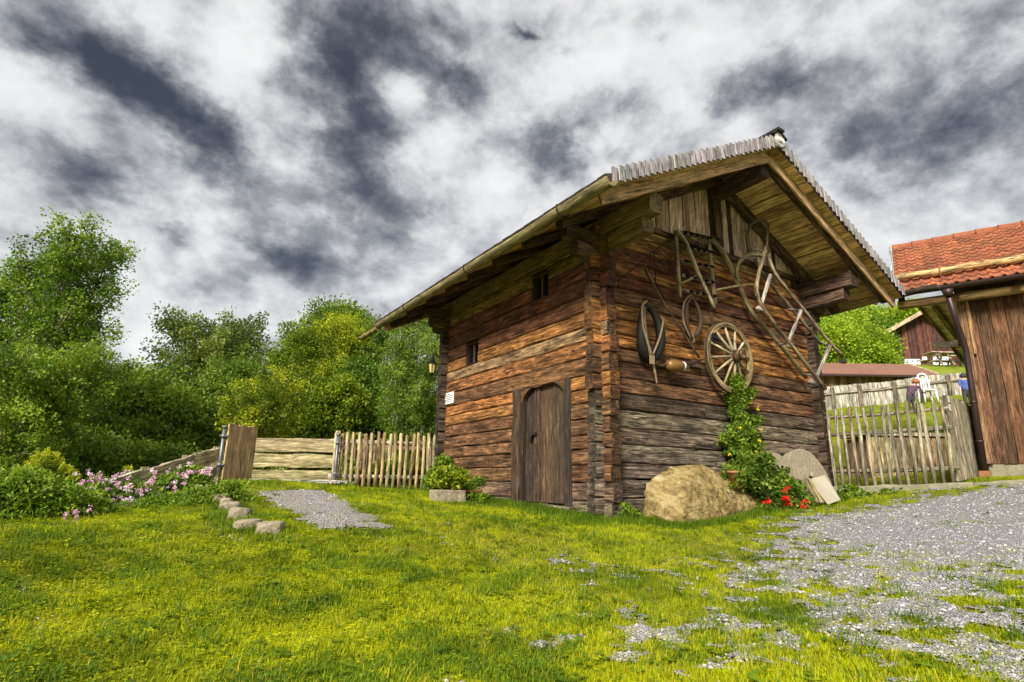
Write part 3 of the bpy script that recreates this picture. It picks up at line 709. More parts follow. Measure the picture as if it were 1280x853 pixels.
# ridge end disc and ridge cap
dsc = MB(); cyl = [(XR, -OF-.05, ZR-.10), (XR, -OF-.015, ZR-.10)]; dsc.tube(cyl, .125, n=20); dsc.tube([(XR, -OF-.06, ZR-.10), (XR, -OF-.05, ZR-.10)], .05, n=12)
dsc.build('ridge_end_disc', M_BOARD, BX, color=(.55, .52, .5))
for s_ in (-1, 1):
    MB().beam((XR+s_*.10, -OF-.06, ZR+.012), (XR+s_*.10, L+OB, ZR+.012), .22, .03, up=(s_*SL, 0, 1), seg=6, wob=.004).build('ridge_cap_board', M_BOARD, BX, color=(.045, .04, .04))
MB().beam((XR-.02, -OF-.10, ZR+.055), (XR-.02, -OF+.42, ZR+.055), .17, .05, seg=1, cham=.1).build('ridge_block', M_BOARD, BX, color=(.03, .028, .028))

# gable boarding ----------------------------------------------------
x = .20; k = 0
while x < W-.22:
    wd = random.choice([.13, .16, .19, .22])*random.uniform(.9, 1.1); xa, xb = x+.004, min(x+wd, W-.2)-.004; xm = (xa+xb)/2
    zt = min(zb(xa), zb(xb))-.005; z0 = 4.50+random.uniform(-.05, .02); yy = -.032-.014*(k % 2)
    if zt-z0 > .06:
        dark = abs(xm-XR) < .12 or random.random() < .06
        c = (.05, .034, .028) if dark else vary(random.choice([(.56, .40, .33), (.42, .27, .20), (.66, .50, .42), (.30, .17, .12)]), .12)
        mb = MB(); mb.slab([(xa, yy, z0), (xb, yy, z0-.02*random.random()), (xb, yy, min(zb(xb)-.005, zt+.2)), (xa, yy, min(zb(xa)-.005, zt+.2))], (0, .03, 0))
        mb.build('gable_board', M_BOARD, BX, color=c)
    x += wd; k += 1
mb = MB(); mb.slab([(.05, .03, 4.45), (W-.05, .03, 4.45), (W/2, .03, ZR-.25)], (0, .04, 0)); mb.build('dark_gable_core', M_DARK, BX)
mb = MB(); mb.slab([(.05, L-.07, 4.2), (W-.05, L-.07, 4.2), (W/2, L-.07, ZR-.25)], (0, .04, 0)); mb.build('back_gable_wall', M_BOARD, BX, color=GREYD)
MB().beam((XR-.02, -.085, 4.7), (XR-.02, -.085, 5.42), .13, .07, up=(0, -1, 0), seg=4, wob=.005).build('king_post', M_LOG, BX, color=DK)
MB().beam((.35, -.03, 4.46), (W-.35, -.03, 4.46), .10, .09, seg=16, wob=.012).build('gable_ledge', M_LOG, BX, color=(.09, .055, .032))

# gutters ------------------------------------------------------------
def gutter(x, y0, y1, z, r, col, mat, name='gutter'):
    mb = MB(); n = 12; ys = np.linspace(y0, y1, 24)
    for side, rad in ((0, r), (1, r*.72)):
        base = len(mb.v)
        for i, y in enumerate(ys):
            bw = .012*math.sin(i*.9)+.008*math.sin(i*2.1+1)
            for j in range(n+1):
                an = math.pi+math.pi*j/n*1.0-(.0); an = math.pi*(1.0)+math.pi*j/n
                mb.v.append(np.array([x+bw*.5+rad*math.cos(an), y, z+bw+rad*math.sin(an)*1.05]))
        for i in range(len(ys)-1):
            for j in range(n):
                A = base+i*(n+1)+j; u0, u1 = ys[i]-y0, ys[i+1]-y0; v0, v1 = rad*3.14*j/n, rad*3.14*(j+1)/n
                mb.face((A, A+1, A+n+2, A+n+1), ((u0, v0), (u0, v1), (u1, v1), (u1, v0)), True)
    m0 = 0; m1 = len(ys)*(n+1)
    for i in (0, len(ys)-1):
        for j in range(n):
            mb.face((m0+i*(n+1)+j, m0+i*(n+1)+j+1, m1+i*(n+1)+j+1, m1+i*(n+1)+j), ((0, 0), (0, .02), (.03, .02), (.03, 0)))
    for j in (0, n):
        for i in range(len(ys)-1):
            mb.face((m0+i*(n+1)+j, m0+(i+1)*(n+1)+j, m1+(i+1)*(n+1)+j, m1+i*(n+1)+j), ((0, 0), (.3, 0), (.3, .03), (0, .03)))
    g_ = mb.build(name, mat, BX, color=col)
    return g_
gl = gutter(-EV-.02, -OF-.07, L+OB+.02, ZE-.155, .095, (.24, .20, .095), M_MOSSY)
for y in (-.45, 2.2, 4.9):
    hk = MB(); hk.tube([(-EV-.02+.108*math.cos(a), y, ZE-.155+.112*math.sin(a)) for a in np.linspace(math.pi*.88, 2*math.pi, 12)]+[(-EV+.25, y, roofz(-EV+.25)-.17)], .011, n=6); hk.build('gutter_hook', M_IRON, gl)
sp_ = gutter(-EV-.05, L+OB-.25, L+OB+.95, ZE-.24, .075, (.27, .22, .08), M_MOSSY, 'gutter_spout')
gr = gutter(W+EV+.02, -OF-.55, L+OB+.02, ZE-.075, .085, (.06, .045, .034), M_LOG)
for y in np.linspace(-.8, L+1.3, 7):
    hk = MB(); hk.tube([(W+EV+.02+.098*math.cos(a), y, ZE-.075+.1*math.sin(a)) for a in np.linspace(math.pi, 2.12*math.pi, 12)], .011, n=6); hk.build('gutter_hook', M_IRON, gr)

# small things on the door wall -------------------------------------
c = on_x(561.5, 498, -.015)
pl = MB(); pl.box(c, .02, .40, .24); sg = thing('wall_plaque', 'small white information plaque with faint text on the log wall', 'sign', c)
pl.build('plate', M_WHITE, sg, color=(1, 1, 1))
for k, wl in enumerate((.22, .30, .30, .27, .18)):
    ln = MB(); ln.box((c[0]-.0115, c[1]+.15-wl/2, c[2]+.08-.038*k), .002, wl, .012); ln.build('text_line', M_INK, sg)
lp = on_x(540.5, 452, -.22); lp[1] = 5.30
lm = thing('wall_lantern', 'black wall lantern with amber glass on the barn corner', 'lantern', lp)
def ring(mb, c, r0, r1, z0, z1, n=6):
    a0 = [(c[0]+r0*math.cos(6.283*j/n), c[1]+r0*math.sin(6.283*j/n), z0) for j in range(n)]; a1 = [(c[0]+r1*math.cos(6.283*j/n), c[1]+r1*math.sin(6.283*j/n), z1) for j in range(n)]
    for j in range(n):
        i = (j+1) % n; mb.poly([a0[j], a0[i], a1[i], a1[j]])
lz = lp[2]-.10
mb = MB(); ring(mb, lp, .055, .088, lz-.16, lz+.05); mb.build('lantern_glass', M_LAMPGLASS, lm)
mb = MB(); ring(mb, lp, .125, .035, lz+.05, lz+.13); ring(mb, lp, .035, .03, lz+.13, lz+.17); ring(mb, lp, .125, .02, lz+.05, lz+.045); mb.tube([(lp[0], lp[1], lz+.16), (lp[0], lp[1], lz+.21)], .02, n=6); mb.build('lantern_cap', M_DARKIRON, lm)
mb = MB()
for j in range(6): mb.tube([(lp[0]+.057*math.cos(6.283*j/6), lp[1]+.057*math.sin(6.283*j/6), lz-.16), (lp[0]+.09*math.cos(6.283*j/6), lp[1]+.09*math.sin(6.283*j/6), lz+.05)], .008, n=4)
ring(mb, lp, .06, .03, lz-.16, lz-.20); mb.build('lantern_cage', M_DARKIRON, lm)
mb = MB(); mb.tube([(lp[0], lp[1], lz+.21), (lp[0]-.01, lp[1], lz+.26), (lp[0]+.08, lp[1]-.01, lz+.27), (lp[0]+.16, lp[1]-.02, lz+.19), (lp[0]+.24, lp[1]-.03, lz+.16)], .012, n=6); mb.build('lantern_bracket', M_DARKIRON, lm)
# ================================================================== IMPLEMENTS HUNG ON THE GABLE WALL
def wp(pts, Y): return [on_y(px, py, Y) for px, py in pts]
def c4(pts): return [(760+x/3.553, 260+y/3.553) for x, y in pts]
def smooth_path(pts, n=24, closed=False):
    P = np.array(pts, float); k = len(P); out_ = []
    if closed: 
        for i in range(k):
            p0, p1, p2, p3 = P[i-1], P[i], P[(i+1) % k], P[(i+2) % k]
            for u in np.linspace(0, 1, max(2, n//k), endpoint=False): out_.append(.5*((2*p1)+(-p0+p2)*u+(2*p0-5*p1+4*p2-p3)*u*u+(-p0+3*p1-3*p2+p3)*u**3))
        return out_
    P = np.vstack([2*P[0]-P[1], P, 2*P[-1]-P[-2]])
    for i in range(1, k):
        p0, p1, p2, p3 = P[i-1], P[i], P[i+1], P[i+2]
        for u in np.linspace(0, 1, max(2, n//(k-1)), endpoint=False): out_.append(.5*((2*p1)+(-p0+p2)*u+(2*p0-5*p1+4*p2-p3)*u*u+(-p0+3*p1-3*p2+p3)*u**3))
    out_.append(P[k]); return out_
POLE = (.30, .23, .13); POLEG = (.30, .28, .17); PALE = (.36, .32, .27)
# hay rake
p = wp(c4([(20, 345), (290, 122)]), -.10)
rk = thing('hay_rake', 'thin iron hay rake with curved tines and long brown handle', 'rake', (p[0]+p[1])/2)
mb = MB(); mb.tube(p, .012, n=6); mb.build('rake_bar', M_IRON, rk)
a_, b_ = wp(c4([(190, 208), (300, 112)]), -.10); tn = []
for k in range(13):
    s0 = a_+(b_-a_)*k/12; ln = .32+.10*math.sin(k*.5)
    tn = MB().tube(smooth_path([s0, s0+np.array([.14*ln/.4, -.02, -.03]), s0+np.array([.30*ln/.4, -.05, -.16]), s0+np.array([.36*ln/.4, -.04, -.34*ln/.4])], 9), .007, n=5)
    tn.build('tine', M_IRON, rk)
mb = MB(); mb.tube(smooth_path(wp(c4([(165, 240), (172, 292), (250, 425), (330, 545), (405, 665)]), -.14), 12), [.020]*6+[.017]*(13-6), n=8); mb.build('rake_handle', M_POLE, rk, color=(.11, .075, .05))
mb = MB(); mb.tube(wp(c4([(205, 190), (212, 335)]), -.10), .010, n=6); mb.tube(wp(c4([(160, 235), (250, 400)]), -.12), .008, n=6); mb.build('rake_strut', M_IRON, rk)
# wooden harrow with iron teeth
cen = on_y(868, 320, -.15); hw = thing('spike_harrow', 'wooden spike harrow frame with iron teeth hung under the gable boards', 'harrow', cen)
for pts in ([(300, 102), (309, 250), (319, 398)], [(447, 138), (460, 290), (477, 428)]):
    mb = MB(); mb.tube(smooth_path(wp(c4(pts), -.13), 10), .036, n=8); mb.build('harrow_post', M_POLE, hw, color=vary(POLE, .1))
for (q0, q1) in (((318, 106), (450, 138)), ((322, 168), (455, 200)), ((322, 234), (462, 266)), ((326, 300), (466, 334)), ((345, 370), (474, 394))):
    A, B = wp(c4([q0, q1]), -.12); mb = MB(); mb.beam(A, B, .045, .05, seg=4, wob=.006); mb.build('harrow_bar', M_POLE, hw, color=vary((.26, .20, .12)))
    teeth = MB()
    for k in range(5):
        c = A+(B-A)*(k+.5)/5; teeth.tube([c+np.array([0, .03, .035]), c+np.array([0, -.10, -.03]), c+np.array([.012, -.16, -.05])], [.016, .014, .004], n=6); teeth.tube([c+np.array([.02, -.03, .0]), c+np.array([.055, -.03, .005])], .03, n=6)
    teeth.build('iron_teeth', M_DARKIRON, hw)
mb = MB(); mb.tube(smooth_path(wp(c4([(306, 100), (350, 165), (400, 290), (472, 445)]), -.21), 16), .034, n=8); mb.build('harrow_pole', M_POLE, hw, color=(.40, .34, .21))
for pts in ([(320, 338), (398, 302)], [(478, 366), (570, 348), (662, 338)]):
    mb = MB(); mb.tube(wp(c4(pts), -.16), .022, n=7); mb.build('cross_stick', M_POLE, hw, color=(.34, .28, .12))
mb = MB(); mb.tube(smooth_path(wp(c4([(345, 385), (362, 345), (400, 318), (440, 322)]), -.1), 12), .008, n=5); mb.tube(wp(c4([(400, 140), (404, 196)]), -.14), .010, n=5); mb.build('chain', M_DARKIRON, hw)
# horned sledge
cen = on_y(985, 385, -.25); sl = thing('horned_sledge', 'old wooden horned hay sledge hung slanting with curved runners and pale rungs', 'sledge', cen)
def pole(name, pts, Y, rad, col, n=26, r1=None):
    P = smooth_path([on_y(x, y, yy) for (x, y), yy in zip(c4(pts), Y if hasattr(Y, '__len__') else [Y]*len(pts))], n)
    rr = np.linspace(rad, r1 or rad, len(P))*.98*(1+.07*np.sin(np.arange(len(P))*1.7)); mb = MB(); mb.tube(P, list(rr), n=9); return mb.build(name, M_POLE, sl, color=col)
pole('lower_runner', [(455, 135), (488, 172), (520, 215), (575, 330), (625, 440), (672, 505), (720, 560), (800, 650), (880, 755)], -.14, .052, (.22, .18, .09), 40, .040)
pole('lower_runner', [(650, 228), (700, 310), (800, 430), (900, 550), (950, 605)], -.14, .030, (.17, .15, .09))
pole('upper_rail', [(705, 172), (690, 218), (668, 300), (661, 372), (682, 432), (740, 520), (830, 630), (965, 805)], -.42, .036, (.28, .21, .12), 48)
pole('upper_rail', [(712, 205), (728, 262), (760, 318), (850, 430), (960, 570), (1037, 655)], -.42, .034, (.27, .21, .13), 36)
pole('sledge_horn', [(580, 330), (570, 290), (582, 245), (612, 216), (650, 208), (695, 216)], [-.15, -.2, -.27, -.34, -.4, -.42], .036, (.23, .19, .09), 36)
pole('sledge_horn', [(632, 198), (618, 132), (632, 78), (664, 56), (696, 62), (711, 78), (708, 120), (704, 175)], [-.18, -.2, -.24, -.3, -.36, -.4, -.42, -.42], .034, (.18, .14, .085), 48, .022)
for pts in ([(722, 298), (680, 432)], [(858, 455), (800, 600)], [(985, 612), (928, 748)]):
    pole('rung', pts, -.42, .034, PALE, 4)
for pts, ys_ in (([(682, 432), (650, 452)], (-.42, -.14)), ([(800, 600), (752, 610)], (-.42, -.14)), ([(930, 745), (868, 740)], (-.42, -.14)), ([(858, 455), (800, 452)], (-.42, -.14)), ([(985, 612), (945, 600)], (-.42, -.14)), ([(640, 182), (694, 192)], (-.3, -.42))):
    P = [on_y(x, y, yy) for (x, y), yy in zip(c4(pts), ys_)]; mb = MB(); mb.tube(P, .022, n=7); mb.build('sledge_post', M_POLE, sl, color=(.24, .21, .15))
for pts in ([(672, 452)], [(802, 612)], [(905, 775)]):
    cc = on_y(*c4(pts)[0], -.38); mb = MB(); mb.tube([cc+np.array([-.05, 0, .03]), cc+np.array([.05, -.02, -.03])], .04, n=8); mb.build('sledge_knob', M_POLE, sl, color=(.33, .29, .24))
# horse collars
def collar(name, label, px, py, w_, h_, Y, thick, hasstraps):
    o = on_y(px, py, Y); sc = m_per_px(o); th = thing(name, label, 'horse collar', o, 'horse collars hung on the gable wall')
    rx, rz = w_/2*sc*1.22, h_/2*sc
    P = []
    for a in np.linspace(0, 6.283, 28, endpoint=False):
        r = 1+.10*math.sin(a)*-1; P.append(o+np.array([rx*math.cos(a)*(1-.18*math.sin(a)), -.03*math.cos(a*2), rz*math.sin(a)]))
    rr = [thick*(1.15-.35*math.sin(a)) for a in np.linspace(0, 6.283, 28, endpoint=False)]
    mb = MB(); mb.tube(P, rr, n=10, close=True); mb.build('padding', M_LEATHER if hasstraps else M_BROWNLEATHER, th)
    return th, o, rx, rz
th, o, rx, rz = collar('horse_collar', 'big black padded horse collar with pale leather straps', 812, 414, 27, 66, -.14, .062, True)
for pts in ([(172, 415), (152, 440), (155, 520), (172, 590), (196, 655)], [(238, 488), (245, 500), (232, 570), (200, 652)]):
    mb = MB(); mb.tube(smooth_path(wp(c4(pts), -.235), 14), .016, n=6); mb.build('strap', M_STRAP, th)
mb = MB(); mb.tube(smooth_path(wp(c4([(160, 440), (165, 540), (190, 660)]), -.22), 14), .026, n=6); mb.build('hame', M_POLE, th, color=(.20, .16, .09))
mb = MB(); c = on_y(*c4([(196, 675)])[0], -.24); mb.box(c, .09, .02, .13); mb.build('buckle_plate', M_STRAP, th)
mb = MB(); A, B, C_ = wp(c4([(200, 690), (210, 735), (217, 778)]), -.2); mb.beam(A, B, .015, .035, up=(1, 0, 0)); mb.beam(B, C_, .012, .022, up=(1, 0, 0)); mb.build('hanging_strap', M_STRAP, th)
mb = MB(); mb.tube(smooth_path(wp(c4([(170, 425), (166, 405), (176, 395)]), -.08), 8), .012, n=6); mb.build('hook', M_IRON, th)
th, o, rx, rz = collar('horse_collar', 'small brown horse collar ring hung to the right of the black padded one', 865, 395, 21, 52, -.13, .030, False)
mb = MB(); mb.tube(smooth_path(wp(c4([(372, 385), (340, 420), (335, 500), (368, 580)]), -.19), 14), .018, n=6); mb.build('hame', M_POLE, th, color=(.17, .13, .08))
mb = MB(); mb.tube(smooth_path(wp(c4([(385, 388), (352, 430), (352, 510), (378, 585)]), -.2), 14), .012, n=6); mb.build('strap', M_BROWNLEATHER, th)
mb = MB(); A, B = wp(c4([(372, 560), (380, 598)]), -.17); mb.beam(A, B, .02, .05, up=(1, 0, 0)); mb.build('hanging_strap', M_STRAP, th)
mb = MB(); A, B = wp(c4([(372, 395), (374, 362)]), -.12); mb.tube([A, B], .012, n=6); mb.build('hook', M_IRON, th)
# wagon wheel
wc = on_y(911.5, 447, -.16); WRAD = .60
wh = thing('wagon_wheel', 'wooden wagon wheel with twelve spokes hung above the climbing vine', 'wheel', wc)
ang = np.linspace(0, 2*math.pi, 49)[:-1]
def ringprof(mb, prof, smooth=True):
    n = len(prof); b = len(mb.v); k = len(ang)
    for a in ang:
        for (r, y) in prof: mb.v.append(wc+np.array([r*math.cos(a), y, r*math.sin(a)]))
    for i in range(k):
        for j in range(n):
            i2, j2 = (i+1) % k, (j+1) % n; u0 = i*.079; mb.face((b+i*n+j, b+i*n+j2, b+i2*n+j2, b+i2*n+j), ((u0, j*.05), (u0, j*.05+.05), (u0+.079, j*.05+.05), (u0+.079, j*.05)))
mb = MB(); ringprof(mb, [(WRAD-.01, -.035), (WRAD-.01, .03), (WRAD-.085, .03), (WRAD-.085, -.035)]); mb.build('rim', M_POLE, wh, color=(.27, .20, .09))
mb = MB(); ringprof(mb, [(WRAD+.004, -.032), (WRAD+.004, .027), (WRAD-.012, .027), (WRAD-.012, -.032)]); mb.build('iron_tyre', M_POLE, wh, color=(.13, .085, .045))
for k in range(12):
    a = 2*math.pi*(k+.25)/12; d = np.array([math.cos(a), 0, math.sin(a)])
    mb = MB(); mb.tube([wc+d*.07+np.array([0, -.10, 0]), wc+d*.30+np.array([0, -.05, 0]), wc+d*(WRAD-.05)], [.026, .021, .017], n=7); mb.build('spoke', M_POLE, wh, color=vary((.50, .44, .30) if 0 < a < 2.4 or a > 5 else (.38, .32, .18), .12))  # upper and right spokes paler: wheel's lit side put into the colour
mb = MB(); mb.tube([wc+np.array([0, y, 0]) for y in (.05, .0, -.06, -.16, -.20, -.27, -.28)], [.085, .11, .115, .10, .085, .082, .07], n=18, cap=False)
mb.tube([wc+np.array([0, y, 0]) for y in (-.28, -.2, -.1)], [.055, .05, .04], n=14); mb.build('hub', M_POLE, wh, color=(.17, .10, .05))
for y, r in ((-.155, .106), (-.255, .089)):
    mb = MB(); mb.tube([wc+np.array([0, y-.014, 0]), wc+np.array([0, y+.014, 0])], r, n=18); mb.build('hub_band', M_IRON, wh)
# pulley and yellow flower sprig by the wheel
c = on_y(*c4([(462, 580)])[0], -.16); pu = thing('iron_pulley', 'small dark iron pulley on a strap at the upper left of the wheel', 'pulley', c)
mb = MB(); mb.tube([c+np.array([0, -.06, 0]), c+np.array([0, .03, 0])], .085, n=16); mb.tube([c+np.array([0, -.09, 0]), c+np.array([0, -.06, 0])], .035, n=10); mb.build('sheave', M_DARKIRON, pu)
mb = MB(); A, B = wp(c4([(455, 465), (468, 545)]), -.13); mb.beam(A, B, .012, .04, up=(1, 0, 0), seg=3, wob=.008); mb.build('strap', M_BROWNLEATHER, pu)
mb = MB(); mb.tube([c+np.array([.03, -.08, .03]), c+np.array([.10, -.10, -.07])], [.02, .012], n=6); mb.build('yoke', M_IRON, pu)
# cowbell with strap
A, B = wp(c4([(262, 700), (330, 702)]), -.17); ax = unit(B-A)
cb = thing('cowbell', 'round brown cowbell lying on its side on the log wall', 'bell', (A+B)/2)
mb = MB(); LN = np.linalg.norm(B-A); mb.tube([A+ax*LN*u for u in (0, .06, .25, .55, .85, 1.0, 1.12)], [.03, .07, .092, .095, .075, .06, .062], n=14); mb.build('bell_body', M_BRASS, cb)
mb = MB(); mb.tube([A+ax*LN*.99, A+ax*LN*1.08], .066, n=14); mb.build('bell_band', M_WHITE, cb)
mb = MB(); mb.tube(smooth_path(wp(c4([(272, 668), (250, 655), (222, 660), (215, 690), (240, 702), (262, 690)]), -.15), 20), .020, n=6); mb.build('bell_strap', M_BROWNLEATHER, cb)
mb = MB(); mb.tube(smooth_path(wp(c4([(330, 702), (350, 690), (352, 712), (335, 716)]), -.15), 14), .012, n=6); mb.tube(wp(c4([(350, 690), (425, 672)]), -.10), .010, n=6); mb.build('bell_loop', M_IRON, cb)
c = on_y(*c4([(385, 695)])[0], -.04); mb = MB(); mb.box(c, .22, .07, .12); o = mb.build('wooden_block', M_LOG, None, color=(.10, .06, .04)); tag(o, 'small dark wooden block fixed to the logs between cowbell and wheel', 'block')

# ================================================================== ROCKS, MILLSTONES
def rock(name, pts, mat, subdiv=3, noise=.03, seed=0, detail=1.0):
    """angular stone: a fine ball shrunk onto the convex hull of a few corner points, then roughened"""
    from mathutils import noise as mn
    from mathutils.bvhtree import BVHTree
    cen = np.mean(pts, 0); bm = bmesh.new()
    for p in pts: bm.verts.new([float(v) for v in (np.asarray(p)-cen)])
    bmesh.ops.convex_hull(bm, input=bm.verts); bmesh.ops.delete(bm, geom=[v for v in bm.verts if not v.link_faces], context='VERTS')
    bm.normal_update(); tree_ = BVHTree.FromBMesh(bm); bm.free()
    bm = bmesh.new(); bmesh.ops.create_icosphere(bm, subdivisions=subdiv+1, radius=1)
    ext = np.ptp(np.array(pts), axis=0)
    for v in bm.verts:
        d = Vector((v.co.x*ext[0], v.co.y*ext[1], v.co.z*ext[2])).normalized(); hit = tree_.ray_cast(Vector((0, 0, 0)), d)
        v.co = hit[0] if hit[0] is not None else d*.1
    for _ in range(1): bmesh.ops.smooth_vert(bm, verts=bm.verts, factor=.12, use_axis_x=True, use_axis_y=True, use_axis_z=True)
    bm.normal_update(); off = Vector((seed*3.1, seed*1.7, seed))
    for v in bm.verts:
        q_ = v.co*detail; d = mn.fractal(q_*4+off, 1.0, 2.1, 6)*.5-mn.ridged_multi_fractal(Vector((q_.x*3+q_.z, q_.y*3, q_.z*4))+off, .9, 2.2, 5, 1.0, 2.0)*.35+.2; v.co += v.normal*noise*d
    me = bpy.data.meshes.new(name); bm.to_mesh(me); bm.free(); me.materials.append(mat)
    return link(name, me, None, cen)
def gp(px, py, Y): return on_y(px, py, Y)
bp_ = [gp(803, 654, -.42), gp(807, 604, -.44), gp(838, 583, -.24), gp(874, 580, -.38), gp(864, 604, -.78), gp(850, 661, -1.12), gp(812, 640, -.62),
       gp(905, 601, -.42), gp(954, 626, -.50), gp(960, 651, -.42), gp(898, 658, -.66), gp(808, 625, -.10), gp(845, 585, -.10), gp(885, 583, -.10), gp(945, 622, -.10), gp(955, 652, -.10), gp(805, 656, -.10)]
o = rock('boulder', bp_, M_ROCK, 5, .04, 3, detail=1.6); tag(o, 'large golden brown angular boulder against the log wall', 'boulder')
def millstone(name, px, py, rpx, Y, lean, label, hole=True):
    c = gp(px, py, Y); r = rpx*m_per_px(c); ax = unit((.0, -1, lean)); a = np.array([1.0, 0, 0]); b = np.cross(a, ax)
    mb = MB(); n = 40; T = .16; rh = r*.17
    prof = [(rh, T/2), (r*.985, T/2), (r, T/2-.015), (r, -T/2+.015), (r*.985, -T/2), (rh, -T/2)]; bs = len(mb.v); k = len(prof)
    for i in range(n):
        an = 6.28318*i/n; w_ = 1+.012*math.sin(an*5+1)+.008*math.sin(an*11)
        for (rr_, hh_) in prof: mb.v.append(c+(a*math.cos(an)+b*math.sin(an))*rr_*w_+ax*hh_)
    for i in range(n):
        i2 = (i+1) % n
        for j in range(k):
            j2 = (j+1) % k; mb.face((bs+i*k+j, bs+i*k+j2, bs+i2*k+j2, bs+i2*k+j), ((0, 0), (.1, 0), (.1, .1), (0, .1)))
    o = mb.build(name, M_STONE, None); return tag(o, label, 'millstone', 'old millstones leaning on the barn'), c, r
o, mc, mr = millstone('millstone', 1010, 604, 43, -.20, .26, 'large pale millstone leaning on the barn behind the cream slab')
millstone('millstone', 970, 598, 32, -.20, .22, 'smaller millstone half hidden behind the red geraniums')
A = [gp(1016, 598, -.52), gp(1031, 594, -.50), gp(1051, 625, -.78), gp(1040, 629, -.86)]
mb = MB(); mb.slab(A, np.array([-.0, .07, -.03])); o = mb.build('stone_slab', M_SLAB); tag(o, 'cream rectangular stone slab leaning on the large millstone', 'slab')
for k in range(2):
    A, B = gp(1006+5*k, 599, -.5), gp(1022+6*k, 629, -.8); mb = MB(); mb.beam(A, B, .05, .035, seg=4, wob=.008); o = mb.build('old_board', M_BOARD, None, color=(.36, .29, .12) if k else (.2, .16, .1))
    tag(o, ['narrow grey board standing left of the cream slab', 'yellowish narrow board touching the cream slab edge'][k], 'board')
c = gp(1015, 592, -.42); o = rock('stone', [c+np.array(v) for v in ((-.09, 0, -.05), (.1, .02, -.05), (0, -.06, -.04), (.02, .08, -.04), (-.02, 0, .09), (.05, .02, .03))], M_STONE, 2, .02, 8); tag(o, 'small dark stone wedged in the hole of the large millstone', 'stone')
# loose stones beside the footpath
st = [(274, 624, 11, 10), (287, 634, 14, 9), (299, 641, 16, 13), (311, 655, 21, 9), (337, 660, 17, 11), (282, 629, 9, 8)]
sl_ = ['small pale stone at the upper end of the row by the path', 'flat pale stone below the topmost one of the row', 'pointed pale stone in the middle of the row by the path', 'long flat stone lying left of the rounded end stone', 'rounded pale stone at the lower end of the row', 'small stone squeezed between the two uppermost row stones']
for k, (px, py, rx, rz) in enumerate(st):
    c = on_ground(px, py+rz*.6); s_ = m_per_px(c); c[2] += 3*s_; rs = np.random.default_rng(k)
    pts = [c+np.array([rx*s_*math.cos(a)*rs.uniform(.8, 1.1), rx*s_*.7*math.sin(a), (rz*s_)*zz_]) for a in np.linspace(0, 6.28, 7)[:-1] for zz_ in (-.6, rs.uniform(.5, 1.1))]
    o = rock('stone', pts, M_STONE, 2, .025, k); tag(o, sl_[k], 'stone', 'stones beside the footpath')
c = on_ground(700, 634); o = rock('stone', [c+np.array(v) for v in ((-.18, .25, -.05), (-.05, -.3, -.05), (-.26, -.05, -.05), (.05, 0, .11), (-.08, .2, .09), (-.1, -.2, .07), (-.22, 0, .05))], M_ROCK, 3, .02, 5); tag(o, 'low mossy stone in the grass under the barn door sill', 'stone')
# flower trough and pot by the back corner
P0 = on_ground(560, 628); s_ = m_per_px(P0)
o = rock('stone_trough', [P0+np.array([dx*s_, dy, dz*s_]) for dx in (-21, 20) for dy in (-.14, .16) for dz in (-4, 15)], M_STONE, 3, .02, 9); tag(o, 'rough pale stone trough under the yellow green shrub', 'trough')
P1 = on_ground(588, 627); s_ = m_per_px(P1)
pt = thing('flower_pot', 'rectangular terracotta pot with dwarf conifer beside the stone trough', 'flower pot', P1)
mb = MB(); mb.tube([P1+np.array([0, 0, z*s_]) for z in (-1, 10, 10.2, 14, 14)], [10*s_, 12.5*s_, 14*s_, 14.5*s_, 12*s_], n=18); mb.build('pot', M_POT, pt)
TROUGH, POT = P0, P1
# ================================================================== RIGHT-HAND TILED BUILDING
u = unit((.363, -.93, 0)); nn = unit((-.93, -.363, 0)); Z3 = np.array([0, 0, 1.0])
BE = at_dist(1200, 356, 13.0)                      # a point on the eave line
WOFF = .52                                         # wall stands this far behind the gutter
PT = math.tan(math.radians(35)); RID = 2.6
RB = thing('tiled_farm_building', 'vertical plank farm building with red clay tile roof and metal downpipe', 'building', BE-Z3*3.5-nn*1.5)
def ev(s, back, z): return np.array([BE[0], BE[1], 0])+u*s-nn*back+Z3*z
ez = BE[2]
# wall corner: where the corner sight line meets the wall plane
r = ray(1236, 592); P_ = np.array([BE[0], BE[1], 0])-nn*WOFF; k = np.dot(P_[:2]-CAM[:2], nn[:2])/np.dot(r[:2], nn[:2]); cpt = CAM+r*k
s_c = float(np.dot(cpt-P_, u)); z_b = float(cpt[2]); 
zf = z_b+.17; ztop = ez-.02
s = s_c; k = 0; S_END = s_c+5.2
PLC = [(.15, .072, .036), (.10, .05, .028), (.17, .08, .038), (.12, .058, .03), (.20, .10, .05), (.085, .045, .026)]
while s < S_END:
    wd = random.uniform(.20, .27); a = ev(s+wd/2, WOFF+.016-.012*(k % 2), zf+.0); b = ev(s+wd/2, WOFF+.016-.012*(k % 2), ztop+.30)
    mb = MB(); mb.beam(a, b, wd-.008, .03, up=nn, seg=10, wob=.004, cham=.1); mb.build('wall_plank', M_BOARD, RB, color=vary(PLC[k % 6], .12))
    s += wd; k += 1
mb = MB(); mb.beam(ev(s_c+.03, WOFF-.03, zf), ev(s_c+.03, WOFF-.03, ztop), .12, .07, up=nn, seg=8, wob=.005); mb.build('corner_board', M_BOARD, RB, color=(.25, .14, .07))
mb = MB(); mb.beam(ev(s_c+.12, WOFF-.06, zf+2.0), ev(s_c+.12, WOFF-.06, ztop), .05, .05, up=nn, seg=4, wob=.004); mb.build('corner_trim', M_BOARD, RB, color=(.36, .21, .09))
